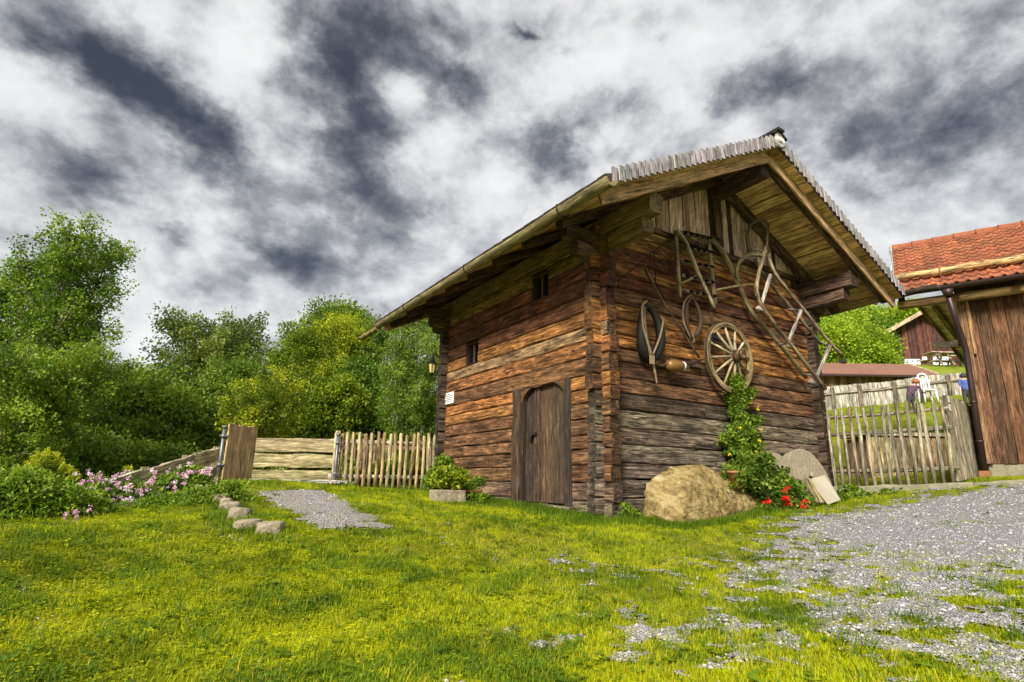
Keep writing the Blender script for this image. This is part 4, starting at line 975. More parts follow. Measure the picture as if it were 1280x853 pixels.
# far gable wall and body behind
DEP = 5.2
mb = MB(); mb.slab([ev(s_c, WOFF+.03, zf-.3), ev(s_c+1.1, WOFF+DEP, zf-.3), ev(s_c+1.1, WOFF+DEP, ztop), ev(s_c+.5, WOFF+RID-.5, ztop+PT*(RID)), ev(s_c, WOFF+.03, ztop+.2)], u*.1); mb.build('gable_wall', M_BOARD, RB, color=(.07, .042, .028))
mb = MB(); mb.slab([ev(s_c+.02, WOFF+.02, z_b-.5), ev(S_END, WOFF+.02, z_b-.5), ev(S_END, WOFF+.02, zf-.004), ev(s_c+.02, WOFF+.02, zf-.004)], -nn*.3); mb.build('concrete_footing', M_CONC, RB)
# roof boards, wall plate, eave beam
mb = MB(); mb.beam(ev(-1.0, .30, ez-.16), ev(S_END, .30, ez-.16), .14, .15, seg=12, wob=.006); mb.build('eave_beam', M_BOARD, RB, color=(.40, .25, .11))
for s in (-.92, -.05, .82, 1.7, 2.6):
    mb = MB(); mb.beam(ev(s, .03, ez-.10), ev(s, RID, ez-.10+PT*(RID-.03)), .11, .13, seg=2); mb.build('rafter', M_LOG, RB, color=(.05, .03, .02))
for k in range(13):
    b0 = .0+k*RID/13; mb = MB(); mb.beam(ev(-.99, b0+.1, ez+.0+PT*(b0+.1)), ev(S_END, b0+.1, ez+.0+PT*(b0+.1)), .22, .022, up=unit(nn*PT+Z3), seg=2); mb.build('roof_board', M_BOARD, RB, color=vary((.30, .22, .09)))
mb = MB(); q0 = [ev(.42, RID, ez+PT*RID+.02), ev(S_END, RID, ez+PT*RID+.02), ev(S_END, 2*RID+.6, ez-PT*.6), ev(.42, 2*RID+.6, ez-PT*.6)]; mb.slab(q0, Z3*.07); mb.build('back_roof', M_TILE, RB)
# clay tiles: half-round pans, one piece each
TW, TL = .170, .3; nrow = 13
slope_len = RID/math.cos(math.atan(PT)); tl_ = slope_len/nrow
along = unit(-nn+Z3*PT); up_n = unit(nn*PT+Z3)
tm = MB(); n6 = 6
for (y0, lift) in ((0, .03), (tl_*1.06, .012)):
    for j in range(n6+1):
        xx = -TW/2+TW*j/n6; zz_ = lift+.017*math.cos(2*math.pi*(xx/TW))*1.0+ .012*math.cos(4*math.pi*xx/TW)
        tm.v.append(np.array([xx, y0, zz_]))
for j in range(n6): tm.face((j, j+1, n6+2+j, n6+1+j), ((0, j*.03), (0, j*.03+.03), (.3, j*.03+.03), (.3, j*.03)), True)
b0 = len(tm.v)
for j in range(n6+1): tm.v.append(tm.v[j]+np.array([0, .004, -.022]))
for j in range(n6): tm.face((b0+j, b0+j+1, j+1, j), ((0, 0), (0, .03), (.02, .03), (.02, 0)))
tile_me = tm.mesh('roof_tile', M_TILE, (0, 0, 0))
Rt = Matrix(((u[0], along[0], up_n[0]), (u[1], along[1], up_n[1]), (u[2], along[2], up_n[2])))
cnt = 0; rest = MB()
for s in np.arange(-.98, S_END, TW):
    for rw in range(nrow):
        o_ = ev(s+TW/2, -.03, ez+.045-.03*PT)+along*(rw*tl_)+up_n*random.uniform(-.004, .004)
        if cnt < 298:
            ob = link('roof_tile', tile_me, RB, o_, color=vary(random.choice([(1, 1, 1), (.85, .85, .85), (1.1, 1.15, 1.1), (.7, .78, .8)]), .15), rot=Rt @ Matrix.Rotation(random.uniform(-.015, .015), 3, 'Z')); cnt += 1
        else:
            b = len(rest.v); rest.v += [o_+u*v[0]+along*v[1]+up_n*v[2] for v in tm.v]
            for f_, uv_ in zip(tm.f, tm.uv): rest.face(tuple(i+b for i in f_), uv_, True)
if rest.v: rest.build('remaining_tiles', M_TILE, RB, kind='stuff')
# ridge tiles
s = -.98
while s < S_END:
    mb = MB(); a = ev(s, RID, ez+PT*RID+.03); mb.tube([a, a+u*.05, a+u*.40], [.125, .115, .10], n=10); mb.build('ridge_tile', M_TILE, RB, color=(1, 1, 1)); s += .39
# verge board at the far end (pale weathered)
mb = MB(); mb.beam(ev(-1.03, -.02, ez+.04-.02*PT), ev(-1.03, RID, ez+.06+PT*RID), .035, .17, seg=6, wob=.004); mb.build('verge_board', M_BOARD, RB, color=(.40, .39, .36))
# snow-guard log held above the tiles
so = .40; g0 = ev(-1.0, so, ez+.045+PT*so)+up_n*.12; g1 = ev(S_END, so, ez+.045+PT*so)+up_n*.12
sg_ = MB(); sg_.tube([g0+(g1-g0)*k/30+Z3*.012*math.sin(k*1.3) for k in range(31)], [.068+.006*math.sin(k*2.1) for k in range(31)], n=12); so_ = sg_.build('snow_guard_log', M_POLE, RB, color=(.52, .36, .16))
for s in (-.25, 1.25, 2.75):
    mb = MB(); c = ev(s, so, ez+.045+PT*so); mb.tube([c+up_n*.01-along*.08, c+up_n*.05-along*.085, c+up_n*.2-along*.06], .014, n=6); mb.build('snow_guard_bracket', M_TILE, so_)
# metal gutter and downpipe
mb = MB(); n = 10; gs = np.linspace(-1.28, S_END, 14)
for side, rad in ((0, .075), (1, .068)):
    b = len(mb.v)
    for s in gs:
        for j in range(n+1):
            an = math.pi+math.pi*j/n; mb.v.append(ev(s, -.085, ez-.01)+(-nn)*(rad*math.cos(an))+Z3*(rad*math.sin(an)))
    for i in range(len(gs)-1):
        for j in range(n):
            A = b+i*(n+1)+j; mb.face((A, A+1, A+n+2, A+n+1), ((0, 0), (0, .1), (.1, .1), (.1, 0)), True)
mb.build('metal_gutter', M_COPPER, RB)
def outpt(px, py, back):
    r = ray(px, py); Pp = np.array([BE[0], BE[1], 0])-nn*back; k = np.dot(Pp[:2]-CAM[:2], nn[:2])/np.dot(r[:2], nn[:2]); return CAM+r*k
pA = outpt(1184, 362, -.085); pp = [pA, outpt(1186, 372, -.07), outpt(1197, 408, .22), outpt(1207, 436, WOFF-.12), outpt(1213, 475, WOFF-.12), outpt(1231, 590, WOFF-.12)]
mb = MB(); mb.tube(pp[:1]+[pp[0]+(pp[1]-pp[0])*.9], [.10, .062], n=12); mb.tube(pp[1:], .052, n=12); mb.build('downpipe', M_COPPER, RB)
for pz in (outpt(1217, 503, WOFF-.12), outpt(1225, 552, WOFF-.12)):
    mb = MB(); mb.tube([pz-Z3*.02, pz+Z3*.02], .062, n=12); mb.build('pipe_bracket', M_COPPER, RB)
mb = MB(); c = outpt(1232, 594, WOFF-.14); mb.box(c, .14, .14, .14); mb.build('pipe_foot', M_POT, RB)
# lean-to roof seen under the eave beyond the corner
la, lb, lc, ld_ = at_dist(1146, 378, 16.6), at_dist(1206, 452, 18.6), at_dist(1262, 452, 17.2), at_dist(1216, 372, 15.2)
lt_ = thing('lean_to_roof', 'mossy yellow plank underside of a lean-to roof behind the downpipe', 'roof', (la+lc)/2)
for k in range(11):
    f0, f1 = k/11+.004, (k+1)/11-.004; a, b = la+(lb-la)*(f0+f1)/2, ld_+(lc-ld_)*(f0+f1)/2
    wv_ = np.linalg.norm(lb-la)/11; nrm = np.cross(lb-la, ld_-la); nrm = nrm/np.linalg.norm(nrm); nrm = nrm*np.sign(nrm[2])
    mb = MB(); mb.beam(a, b, wv_-.012, .03, up=nrm, seg=3, wob=.004); mb.build('roof_plank', M_BOARD, lt_, color=vary((.78, .62, .24)))
for f0 in (.30,):
    a, b = la+(ld_-la)*f0, lb+(lc-lb)*f0; mb = MB(); mb.beam(a-Z3*.09, b-Z3*.09, .10, .12, seg=3, wob=.004); mb.build('rafter', M_MOSSY, lt_, color=(.55, .46, .14))
mb = MB(); mb.beam(la-Z3*.02, lb-Z3*.02, .04, .16, seg=4, wob=.004); mb.build('edge_board', M_MOSSY, lt_, color=(.46, .38, .14))
mb = MB(); mb.beam(at_dist(1168, 432, 17.3), at_dist(1200, 429, 16.6), .10, .16, seg=2); mb.build('cross_board', M_BOARD, lt_, color=(.56, .47, .31))
mb = MB(); a = at_dist(1212, 380, 15.6); mb.tube([a, (a[0], a[1], h1(a[0], a[1])-.1)], .09, n=8); mb.build('roof_post', M_LOG, lt_, color=DK)
mb = MB(); a = at_dist(1250, 452, 17.3); mb.tube([a, (a[0], a[1], h1(a[0], a[1])-.1)], .09, n=8); mb.build('roof_post', M_LOG, lt_, color=DK)

# ================================================================== GATES AND FENCES
def pickets(root, A, B, hgt, n, rad, cols, sink=.06, pointed=True, name='picket', rnd=1.0, mats=M_POLE):
    A = np.asarray(A, float); B = np.asarray(B, float); nr_ = np.cross(unit(B-A), Z3); nr_[2] = 0; nr_ = unit(nr_)
    for k in range(n):
        f_ = k/(n-1); p = A+(B-A)*f_; zz_ = p[2]; hh_ = hgt*random.uniform(.97, 1.03); tl = random.uniform(-.03, .03)*rnd
        d = unit(B-A)*tl; r_ = rad*random.uniform(.88, 1.12); j = rad*.25
        pts = [p+Z3*(-sink), p+Z3*hh_*.33+d*.3+unit(B-A)*random.uniform(-j, j), p+Z3*hh_*.66+d*.6+unit(B-A)*random.uniform(-j, j), p+Z3*(hh_-.05)+d, p+Z3*(hh_-.015)+d, p+Z3*hh_+d]
        mb = MB(); mb.tube(pts, [r_, r_, r_*.97, r_*.95, r_*.75, r_*.3], n=8); mb.build(name, mats, root, color=vary(random.choice(cols), .15))
def nrm2(A, B): v = unit(np.asarray(B)-np.asarray(A)); return unit(np.array([v[1], -v[0], 0]))
# gate between barn and tiled building
GA, GB = at_dist(1046, 609, 12.25), at_dist(1193, 606, 12.0)
gt = thing('picket_gate', 'grey picket fence panel closing the gap between log barn and tiled building', 'fence', (GA+GB)/2)
toward = nrm2(GA, GB); toward = toward if np.dot(toward, CAM-GA) > 0 else -toward
GC = [(.33, .29, .20), (.27, .24, .165), (.38, .335, .235), (.24, .20, .12)]
pickets(gt, GA+toward*.06, GB+toward*.06, 1.39, 15, .034, GC, sink=.0)
for zz_ in (.26, .92, 1.24):
    for (a, b) in (((0), 1),):
        A_ = GA+Z3*zz_; B_ = GB+Z3*(zz_-.0); mb = MB(); mb.tube([A_-unit(GB-GA)*.12+Z3*.02, A_*.5+B_*.5+Z3*random.uniform(-.02, .02), B_+unit(GB-GA)*.1], .036 if zz_ < 1.2 else .026, n=8); mb.build('rail', M_POLE, gt, color=vary((.28, .24, .16)))
mb = MB(); a, b = GA-unit(GB-GA)*.15-Z3*.07, GB+unit(GB-GA)*.25-Z3*.06; mb.beam(a+toward*.05, b+toward*.05, .25, .16, seg=14, wob=.015); o = mb.build('stone_threshold', M_CONC); tag(o, 'mossy concrete threshold running under the picket gate', 'threshold')
# solid leaf standing open beside it
LA, LB = at_dist(1196, 604, 12.05), at_dist(1229, 596, 14.0)
lf = thing('plank_gate', 'solid grey plank gate leaf standing open beside the downpipe', 'gate', (LA+LB)/2)
NB = 9
for k in range(NB):
    f0 = (k+.5)/NB; p = LA+(LB-LA)*f0; wd = np.linalg.norm((LB-LA)[:2])/NB; top_ = 1.44-.10*f0+.03*math.sin(k*2.2)
    mb = MB(); mb.beam(p+Z3*.02, p+Z3*top_, wd-.012, .03, up=nrm2(LA, LB), seg=6, wob=.006, cham=.1); mb.build('gate_plank', M_POLE, lf, color=vary((.30, .26, .18), .2))
for zz_ in (.35, 1.2):
    mb = MB(); q_ = nrm2(LA, LB)*.05; mb.beam(LA+Z3*zz_-q_, LB+Z3*zz_-q_, .03, .10, seg=2); mb.build('ledge', M_POLE, lf, color=(.2, .17, .11))
mb = MB(); c = LA+(LB-LA)*.12+Z3*1.38; q_ = nrm2(LA, LB); q_ = q_ if np.dot(q_, CAM-c) > 0 else -q_
dd = unit(LB-LA)
for k in range(2):
    cc = c+q_*.03-Z3*.14*k; mb2 = MB(); mb2.slab([cc-dd*.05-Z3*.055, cc+dd*.05-Z3*.055, cc+dd*.05+Z3*.055, cc-dd*.05+Z3*.055], q_*.004); o = mb2.build('paper_notice', M_WHITE)
    tag(o, ['upper small white notice pinned to the solid gate leaf', 'lower small white notice pinned to the solid gate leaf'][k], 'notice')
    mb3 = MB()
    for j in range(3): mb3.slab([cc-dd*.035+Z3*(.025-.025*j), cc+dd*.02+Z3*(.025-.025*j), cc+dd*.02+Z3*(.032-.025*j), cc-dd*.035+Z3*(.032-.025*j)], q_*.006)
    mb3.build('printed_lines', M_INK, o)
mb = MB(); a, b = LB-dd*.1-Z3*.05, ev(S_END, WOFF-.55, z_b-.03); mb.beam(at_dist(1204, 606, 12.3)-Z3*.04, at_dist(1330, 600, 12.3)-Z3*.02, .5, .12, seg=8, wob=.008); o = mb.build('stone_step', M_CONC); tag(o, 'long low stone step along the foot of the tiled building', 'step')
# left picket fence
FA, FB = at_dist(414, 611, 12.0), at_dist(547, 611, 12.35)
lfn = thing('picket_fence', 'round picket fence joining the back corner of the barn', 'fence', (FA+FB)/2)
toward = nrm2(FA, FB); toward = toward if np.dot(toward, CAM-FA) > 0 else -toward
FC = [(.42, .31, .16), (.36, .28, .16), (.46, .35, .19), (.34, .24, .11)]
pickets(lfn, FA+toward*.06, FB+toward*.06, 1.10, 19, .036, FC)
for zz_ in (.24, .92):
    mb = MB(); mb.tube([FA+Z3*zz_-unit(FB-FA)*.08, (FA+FB)/2+Z3*(zz_-.01), FB+Z3*(zz_-.02)], .042, n=10); mb.build('rail', M_POLE, lfn, color=(.52, .47, .40))
for f_ in (.02, .97):
    p = FA+(FB-FA)*f_-toward*.09; mb = MB(); mb.tube([p-Z3*.2, p+Z3*1.12], .05, n=8); mb.build('fence_post', M_POLE, lfn, color=(.34, .27, .17))
# garden fence standing behind
HA, HB = at_dist(424, 606, 13.4), at_dist(552, 606, 13.4)
gf = thing('garden_fence', 'second darker picket fence standing behind the round picket fence', 'fence', (HA+HB)/2)
pickets(gf, HA, HB, .98, 17, .030, [(.20, .15, .085), (.25, .19, .11)])
for zz_ in (.3, .8):
    mb = MB(); mb.beam(HA+Z3*zz_-.03*nn, HB+Z3*zz_-.03*nn, .04, .09, seg=4, wob=.005); mb.build('rail', M_POLE, gf, color=(.2, .15, .09))
# metal posts
def steel_post(px, py, d, hgt, label):
    p = at_dist(px, py, d); th = thing('metal_post', label, 'post', p, 'galvanised gate posts')
    mb = MB(); mb.tube([p-Z3*.2, p+Z3*hgt], .030, n=12); mb.build('tube', M_STEEL, th)
    mb = MB(); mb.tube([p+Z3*(hgt-.01), p+Z3*(hgt+.03)], [.045, .04], n=12); mb.build('cap', M_STEEL, th)
    for z in (.28, hgt-.15):
        mb = MB(); mb.tube([p+Z3*(z-.03), p+Z3*(z+.03)], .045, n=12); mb.tube([p+Z3*z, p+Z3*z+Rv*.09], .015, n=6); mb.build('hinge', M_STEEL, th)
steel_post(271.5, 602, 11.3, .92, 'galvanised steel post holding the solid gate leaf')
steel_post(417, 611, 11.85, 1.02, 'galvanised steel post at the end of the round picket fence')
# solid narrow gate leaf
GL0, GL1 = at_dist(276, 605, 11.3), at_dist(313, 604, 12.1)
gl2 = thing('footbridge_gate', 'narrow brown plank gate standing open at the footbridge', 'gate', (GL0+GL1)/2)
NB = 9
for k in range(NB):
    f0 = (k+.5)/NB; p = GL0+(GL1-GL0)*f0; wd = np.linalg.norm((GL1-GL0)[:2])/NB
    mb = MB(); mb.beam(p, p+Z3*(1.03+.012*math.sin(k*2.1)), wd-.006, .03, up=nrm2(GL0, GL1), seg=5, wob=.003, cham=.12); mb.build('gate_plank', M_BOARD, gl2, color=vary((.52, .36, .20), .16))
for zz_ in (.25, .8):
    mb = MB(); q_ = -nrm2(GL0, GL1)*.05; mb.beam(GL0+Z3*zz_+q_, GL1+Z3*zz_+q_, .03, .09); mb.build('ledge', M_BOARD, gl2, color=(.25, .16, .09))
# board railings of the footbridge
def board_fence(name, label, A, B, zs_, hgt, n_, cols, posts):
    th = thing(name, label, 'fence', (A+B)/2, 'board railings by the footbridge')
    for zz_ in zs_:
        prev = None
        for k in range(n_):
            f0, f1 = k/n_, (k+1)/n_; a = A+(B-A)*f0+Z3*zz_; b = A+(B-A)*f1+Z3*zz_; d = random.uniform(-.025, .025)
            mb = MB(); mb.beam(a+Z3*d+unit(B-A)*.004, b-unit(B-A)*.004-Z3*d, .05, hgt*random.uniform(.92, 1.05), seg=8, wob=.016); mb.build('rail_board', M_MOSSY, th, color=vary(random.choice(cols), .12))
    q_ = nrm2(A, B); q_ = -q_ if np.dot(q_, CAM-A) > 0 else q_
    for f0 in posts:
        p = A+(B-A)*f0+q_*.09; mb = MB(); mb.beam(p-Z3*.6, p+Z3*(max(zs_)+.12), .12, .12, up=(1, 0, 0)); mb.build('post', M_MOSSY, th, color=(.26, .22, .12))
    return th
RC = [(.44, .36, .19), (.38, .31, .16), (.48, .40, .22)]
A, B = at_dist(305, 605, 13.4), at_dist(425, 604, 13.4)
board_fence('bridge_railing', 'wide pale board railing along the far side of the footbridge', A, B, (.14, .47, .80), .27, 1, RC, (.02, .5, .98))
A, B = at_dist(274, 598, 12.3), at_dist(112, 668, 8.6)
board_fence('board_fence', 'grey board fence running down behind the pink flowers', A, B, (.12, .47), .25, 3, [(.58, .50, .36), (.50, .44, .31)], (.02, .35, .68, .98))
# footbridge deck
br = thing('footbridge', 'low footbridge of grey planks at the end of the gravel path', 'footbridge', at_dist(355, 608, 11.6))
D0, D1 = at_dist(306, 612, 10.7), at_dist(405, 613, 10.7); dep = unit(np.array([Fv[0], Fv[1], 0]))
D0[2] = D1[2] = max(h1(*(D0+(D1-D0)*a_+dep*b_)[:2]) for a_ in (0, .5, 1) for b_ in (0, .8, 1.6, 2.4))-.06
for k in range(9):
    a = D0+dep*(.13+.25*k)+Z3*(.10); b = D1+dep*(.13+.25*k)+Z3*(.10); mb = MB(); mb.beam(a, b, .235, .055, seg=6, wob=.005); mb.build('deck_plank', M_POLE, br, color=vary((.46, .44, .42), .12))
for q_ in (.1, .9):
    p = D0+(D1-D0)*q_-Z3*.13; mb = MB(); mb.beam(p-dep*.02, p+dep*2.4, .15, .14); mb.build('bearer', M_POLE, br, color=(.2, .17, .13))

# ================================================================== UPHILL: PLANK FENCE, SHED, FAR BARN
pf_pts = [(1030, 507, 23.0), (1058, 506, 23.3), (1100, 504, 24.0), (1145, 503, 25.0), (1215, 500, 26.5)]
pf = thing('paling_fence', 'long grey paling fence across the meadow below the shed', 'fence', at_dist(1120, 504, 24.5))
for i in range(len(pf_pts)-1):
    A, B = at_dist(*pf_pts[i]), at_dist(*pf_pts[i+1]); ln = np.linalg.norm(B-A); k_ = max(2, int(ln/.15)); q_ = nrm2(A, B); q_ = q_ if np.dot(q_, CAM-A) > 0 else -q_
    for k in range(k_):
        f0 = (k+.5)/k_; p = A+(B-A)*f0; p[2] = h1(p[0], p[1]); hz_ = .80*random.uniform(.98, 1.02)
        mb = MB(); mb.beam(p-Z3*.1, p+Z3*hz_, ln/k_-.012, .022, up=q_, cham=0); mb.build('paling', M_POLE, pf, color=vary((.44, .41, .33), .2))
    for zz_ in (.55,):
        a, b = A+Z3*zz_+q_*.05, B+Z3*zz_+q_*.05; a[2] = h1(A[0], A[1])+zz_; b[2] = h1(B[0], B[1])+zz_; mb = MB(); mb.beam(a, b, .05, .08); mb.build('rail', M_POLE, pf, color=(.30, .27, .2))
    for f0 in ((.1, .6) if ln > 1.5 else (.4,)):
        p = A+(B-A)*f0+q_*.1; p[2] = h1(p[0], p[1]); mb = MB(); mb.beam(p-Z3*.1, p+Z3*.78, .11, .11, up=(1, 0, 0)); mb.build('fence_post', M_POLE, pf, color=(.17, .14, .1))
# long shed with faded red roof
A, B = at_dist(1028, 487, 31.0), at_dist(1155, 484, 33.5); ax = unit((B-A)*np.array([1, 1, 0])); bk = np.array([-ax[1], ax[0], 0]); bk = bk if np.dot(bk, CAM-A) < 0 else -bk
ze_s = at_dist(1155, 472.5, 33.5)[2]; zr_s = at_dist(1160, 459, 34.9)[2]+.18
sd_ = thing('meadow_shed', 'low plank shed with faded red roof behind the paling fence', 'shed', (A+B)/2)
LN = np.linalg.norm((B-A)[:2]); base_z = min(A[2], B[2])-.8
k_ = 44
for k in range(k_):
    p = A+ax*LN*(k+.5)/k_; mb = MB(); mb.beam((p[0], p[1], base_z), (p[0], p[1], ze_s+.1), LN/k_-.01, .03, up=bk, cham=0); mb.build('wall_plank', M_BOARD, sd_, color=vary(random.choice([(.30, .18, .09), (.20, .12, .065), (.36, .24, .12), (.14, .085, .05)]), .15))
def pt3(p, z): return np.array([p[0], p[1], z])
ov = .45
mb = MB(); mb.slab([pt3(A-ax*ov-bk*ov, ze_s), pt3(B+ax*ov-bk*ov, ze_s), pt3(B+ax*ov+bk*1.6, zr_s), pt3(A-ax*ov+bk*1.6, zr_s)], Z3*.09); mb.build('front_roof', M_REDROOF, sd_)
mb = MB(); mb.slab([pt3(A-ax*ov+bk*3.6, ze_s), pt3(B+ax*ov+bk*3.6, ze_s), pt3(B+ax*ov+bk*1.6, zr_s), pt3(A-ax*ov+bk*1.6, zr_s)], Z3*.09); mb.build('back_roof', M_REDROOF, sd_)
mb = MB(); mb.slab([pt3(B, base_z), pt3(B+bk*3.2, base_z), pt3(B+bk*3.2, ze_s), pt3(B+bk*1.6, zr_s-.05), pt3(B, ze_s)], -ax*.05); mb.slab([pt3(A, base_z), pt3(A+bk*3.2, base_z), pt3(A+bk*3.2, ze_s), pt3(A+bk*1.6, zr_s-.05), pt3(A, ze_s)], ax*.05); mb.slab([pt3(A+bk*3.2, base_z), pt3(B+bk*3.2, base_z), pt3(B+bk*3.2, ze_s), pt3(A+bk*3.2, ze_s)], bk*.05); mb.build('end_walls', M_BOARD, sd_, color=(.1, .06, .04))
mb = MB(); mb.beam(pt3(B+ax*(ov+.02)-bk*(ov+.02), ze_s+.07), pt3(B+ax*(ov+.02)+bk*1.6, zr_s+.07), .06, .15); mb.build('verge_board', M_BOARD, sd_, color=(.55, .42, .30))
mb = MB(); mb.beam(pt3(A-ax*ov-bk*(ov+.03), ze_s-.02), pt3(B+ax*ov-bk*(ov+.03), ze_s-.02), .08, .10); mb.build('gutter', M_COPPER, sd_)
mb = MB(); c = pt3(A+ax*LN*.42+bk*1.6, zr_s+.2); mb.box(c, .3, .25, .2); mb.build('chimney', M_COPPER, sd_)
# far red-brown barn, gable towards us
G0, G1 = at_dist(1110, 459, 43.0), at_dist(1208, 456, 45.0); ax = unit((G1-G0)*np.array([1, 1, 0])); bk = np.array([-ax[1], ax[0], 0]); bk = bk if np.dot(bk, CAM-G0) < 0 else -bk
GW = np.linalg.norm((G1-G0)[:2])*1.02; z0_ = min(G0[2], G1[2])-1.2
ze_l = at_dist(1110, 420, 43.0)[2]
top_ = at_dist(1152, 394, 43.8); half = np.dot(top_-G0, ax); zt_ = top_[2]
fb_ = thing('far_barn', 'far dark red plank barn with pale gable edge above the shed', 'barn', (G0+G1)/2)
k_ = 46
RCc = [(.11, .042, .03), (.06, .03, .026), (.17, .06, .036), (.05, .026, .024), (.08, .036, .03)]
wins = [(1131, 1149, 450, 458.5), (1167, 1186, 447, 456)]
for k in range(k_):
    f0 = (k+.5)/k_; p = G0+ax*GW*f0; dx_ = GW*f0
    zt2 = zt_-(zt_-ze_l)*abs(dx_-half)/half
    mb = MB(); mb.beam(pt3(p, z0_), pt3(p, zt2), GW/k_-.012, .03, up=bk, cham=0); mb.build('wall_plank', M_BOARD, fb_, color=vary(random.choice(RCc), .15))
mb = MB(); mb.slab([pt3(G0, z0_), pt3(G0+ax*GW, z0_), pt3(G0+ax*GW, ze_l-.3), pt3(G0+ax*half, zt_-.3), pt3(G0, ze_l-.3)], bk*9); mb.build('barn_body', M_BOARD, fb_, color=(.08, .05, .04))
for sgn in (-1, 1):
    hw_ = half+.9; dz_ = (zt_-ze_l)/half
    e_ = G0+ax*(half+sgn*hw_); r_ = G0+ax*half
    mb = MB(); mb.slab([pt3(e_-bk*.7, zt_-dz_*hw_+.12), pt3(r_-bk*.7, zt_+.12), pt3(r_+bk*9.5, zt_+.12), pt3(e_+bk*9.5, zt_-dz_*hw_+.12)], Z3*.16); mb.build('roof_slope', M_REDROOF, fb_)
    mb = MB(); mb.beam(pt3(e_-bk*.72, zt_-dz_*hw_+.16), pt3(r_-bk*.72, zt_+.16), .05, .24); mb.build('verge_board', M_BOARD, fb_, color=(.52, .40, .26))
mb = MB(); p = G0-bk*.1+ax*.05; mb.beam(pt3(p, z0_), pt3(p, ze_l+.1), .16, .12, up=bk); mb.build('corner_post', M_BOARD, fb_, color=(.6, .58, .55))
mb = MB(); q_ = G0-ax*.85-bk*.3; mb.tube([pt3(q_, ze_l-.35), pt3(G0-ax*.1-bk*.3, ze_l-.55), pt3(G0+ax*.1-bk*.15, z0_)], .06, n=6); mb.build('downpipe', M_STEEL, fb_)
def on_plane(px, py, P, nrm):
    r = ray(px, py); return CAM+r*(np.dot(P-CAM, nrm)/np.dot(r, nrm))
for (x0, x1, y0, y1) in wins:
    a, b, c, d = [on_plane(x, y, G0-bk*.06, bk) for x, y in ((x0, y1), (x1, y1), (x1, y0), (x0, y0))]
    wn_ = link('window', None, fb_, (a+c)/2)
    for k in range(3):
        q0, q1 = a+(b-a)*(k/3), a+(b-a)*((k+1)/3); r0, r1 = d+(c-d)*(k/3), d+(c-d)*((k+1)/3); ins_ = (q1-q0)*.16
        mb = MB(); mb.slab([q0+ins_, q1-ins_, r1-ins_, r0+ins_], -bk*.03); mb.build('pane', M_GLASS, wn_)
        fr = MB()
        for (s0, s1) in ((q0+ins_*.5, r0+ins_*.5), (q1-ins_*.5, r1-ins_*.5)): fr.beam(s0-bk*.02, s1-bk*.02, .13, .08, up=bk, cham=0)
        for (s0, s1) in ((q0, q1), (r0, r1), ((q0+r0)/2, (q1+r1)/2)): fr.beam(s0-bk*.022, s1-bk*.022, .07, .08, up=bk, cham=0)
        fr.build('window_frame', M_WHITE, wn_)
c = on_plane(1156, 449, G0-bk*.1, bk); mb = MB(); mb.box(c, .2, .2, .28); mb.build('wall_lamp', M_WHITE, fb_)
# picnic tables on the terrace
def picnic(px, py, d, label):
    P = at_dist(px, py, d); P[2] = h1(P[0], P[1]); th = thing('picnic_table', label, 'picnic table', P, 'picnic tables by the far barn'); ax_ = unit((Rv[0], Rv[1], 0)); dp = np.array([-ax_[1], ax_[0], 0])
    for k in range(4): 
        mb = MB(); q_ = P+dp*(-.3+.2*k)+Z3*.74; mb.beam(q_-ax_*.9, q_+ax_*.9, .18, .05); mb.build('table_board', M_POLE, th, color=(.42, .36, .26))
    for k in (-1, 1):
        mb = MB(); q_ = P+dp*.72*k+Z3*.45; mb.beam(q_-ax_*.9, q_+ax_*.9, .24, .05); mb.build('bench_board', M_POLE, th, color=(.42, .36, .26))
        for j in (-1, 1):
            mb = MB(); mb.beam(P+ax_*.6*j+dp*.65*k-Z3*.05, P+ax_*.6*j+dp*.2*k+Z3*.72, .09, .06, up=ax_); mb.build('leg', M_POLE, th, color=(.36, .30, .2))
picnic(1181, 458, 40.5, 'wooden picnic table in front of the far barn windows')
picnic(1196, 457, 40.0, 'wooden picnic table half hidden behind the lean-to roof')
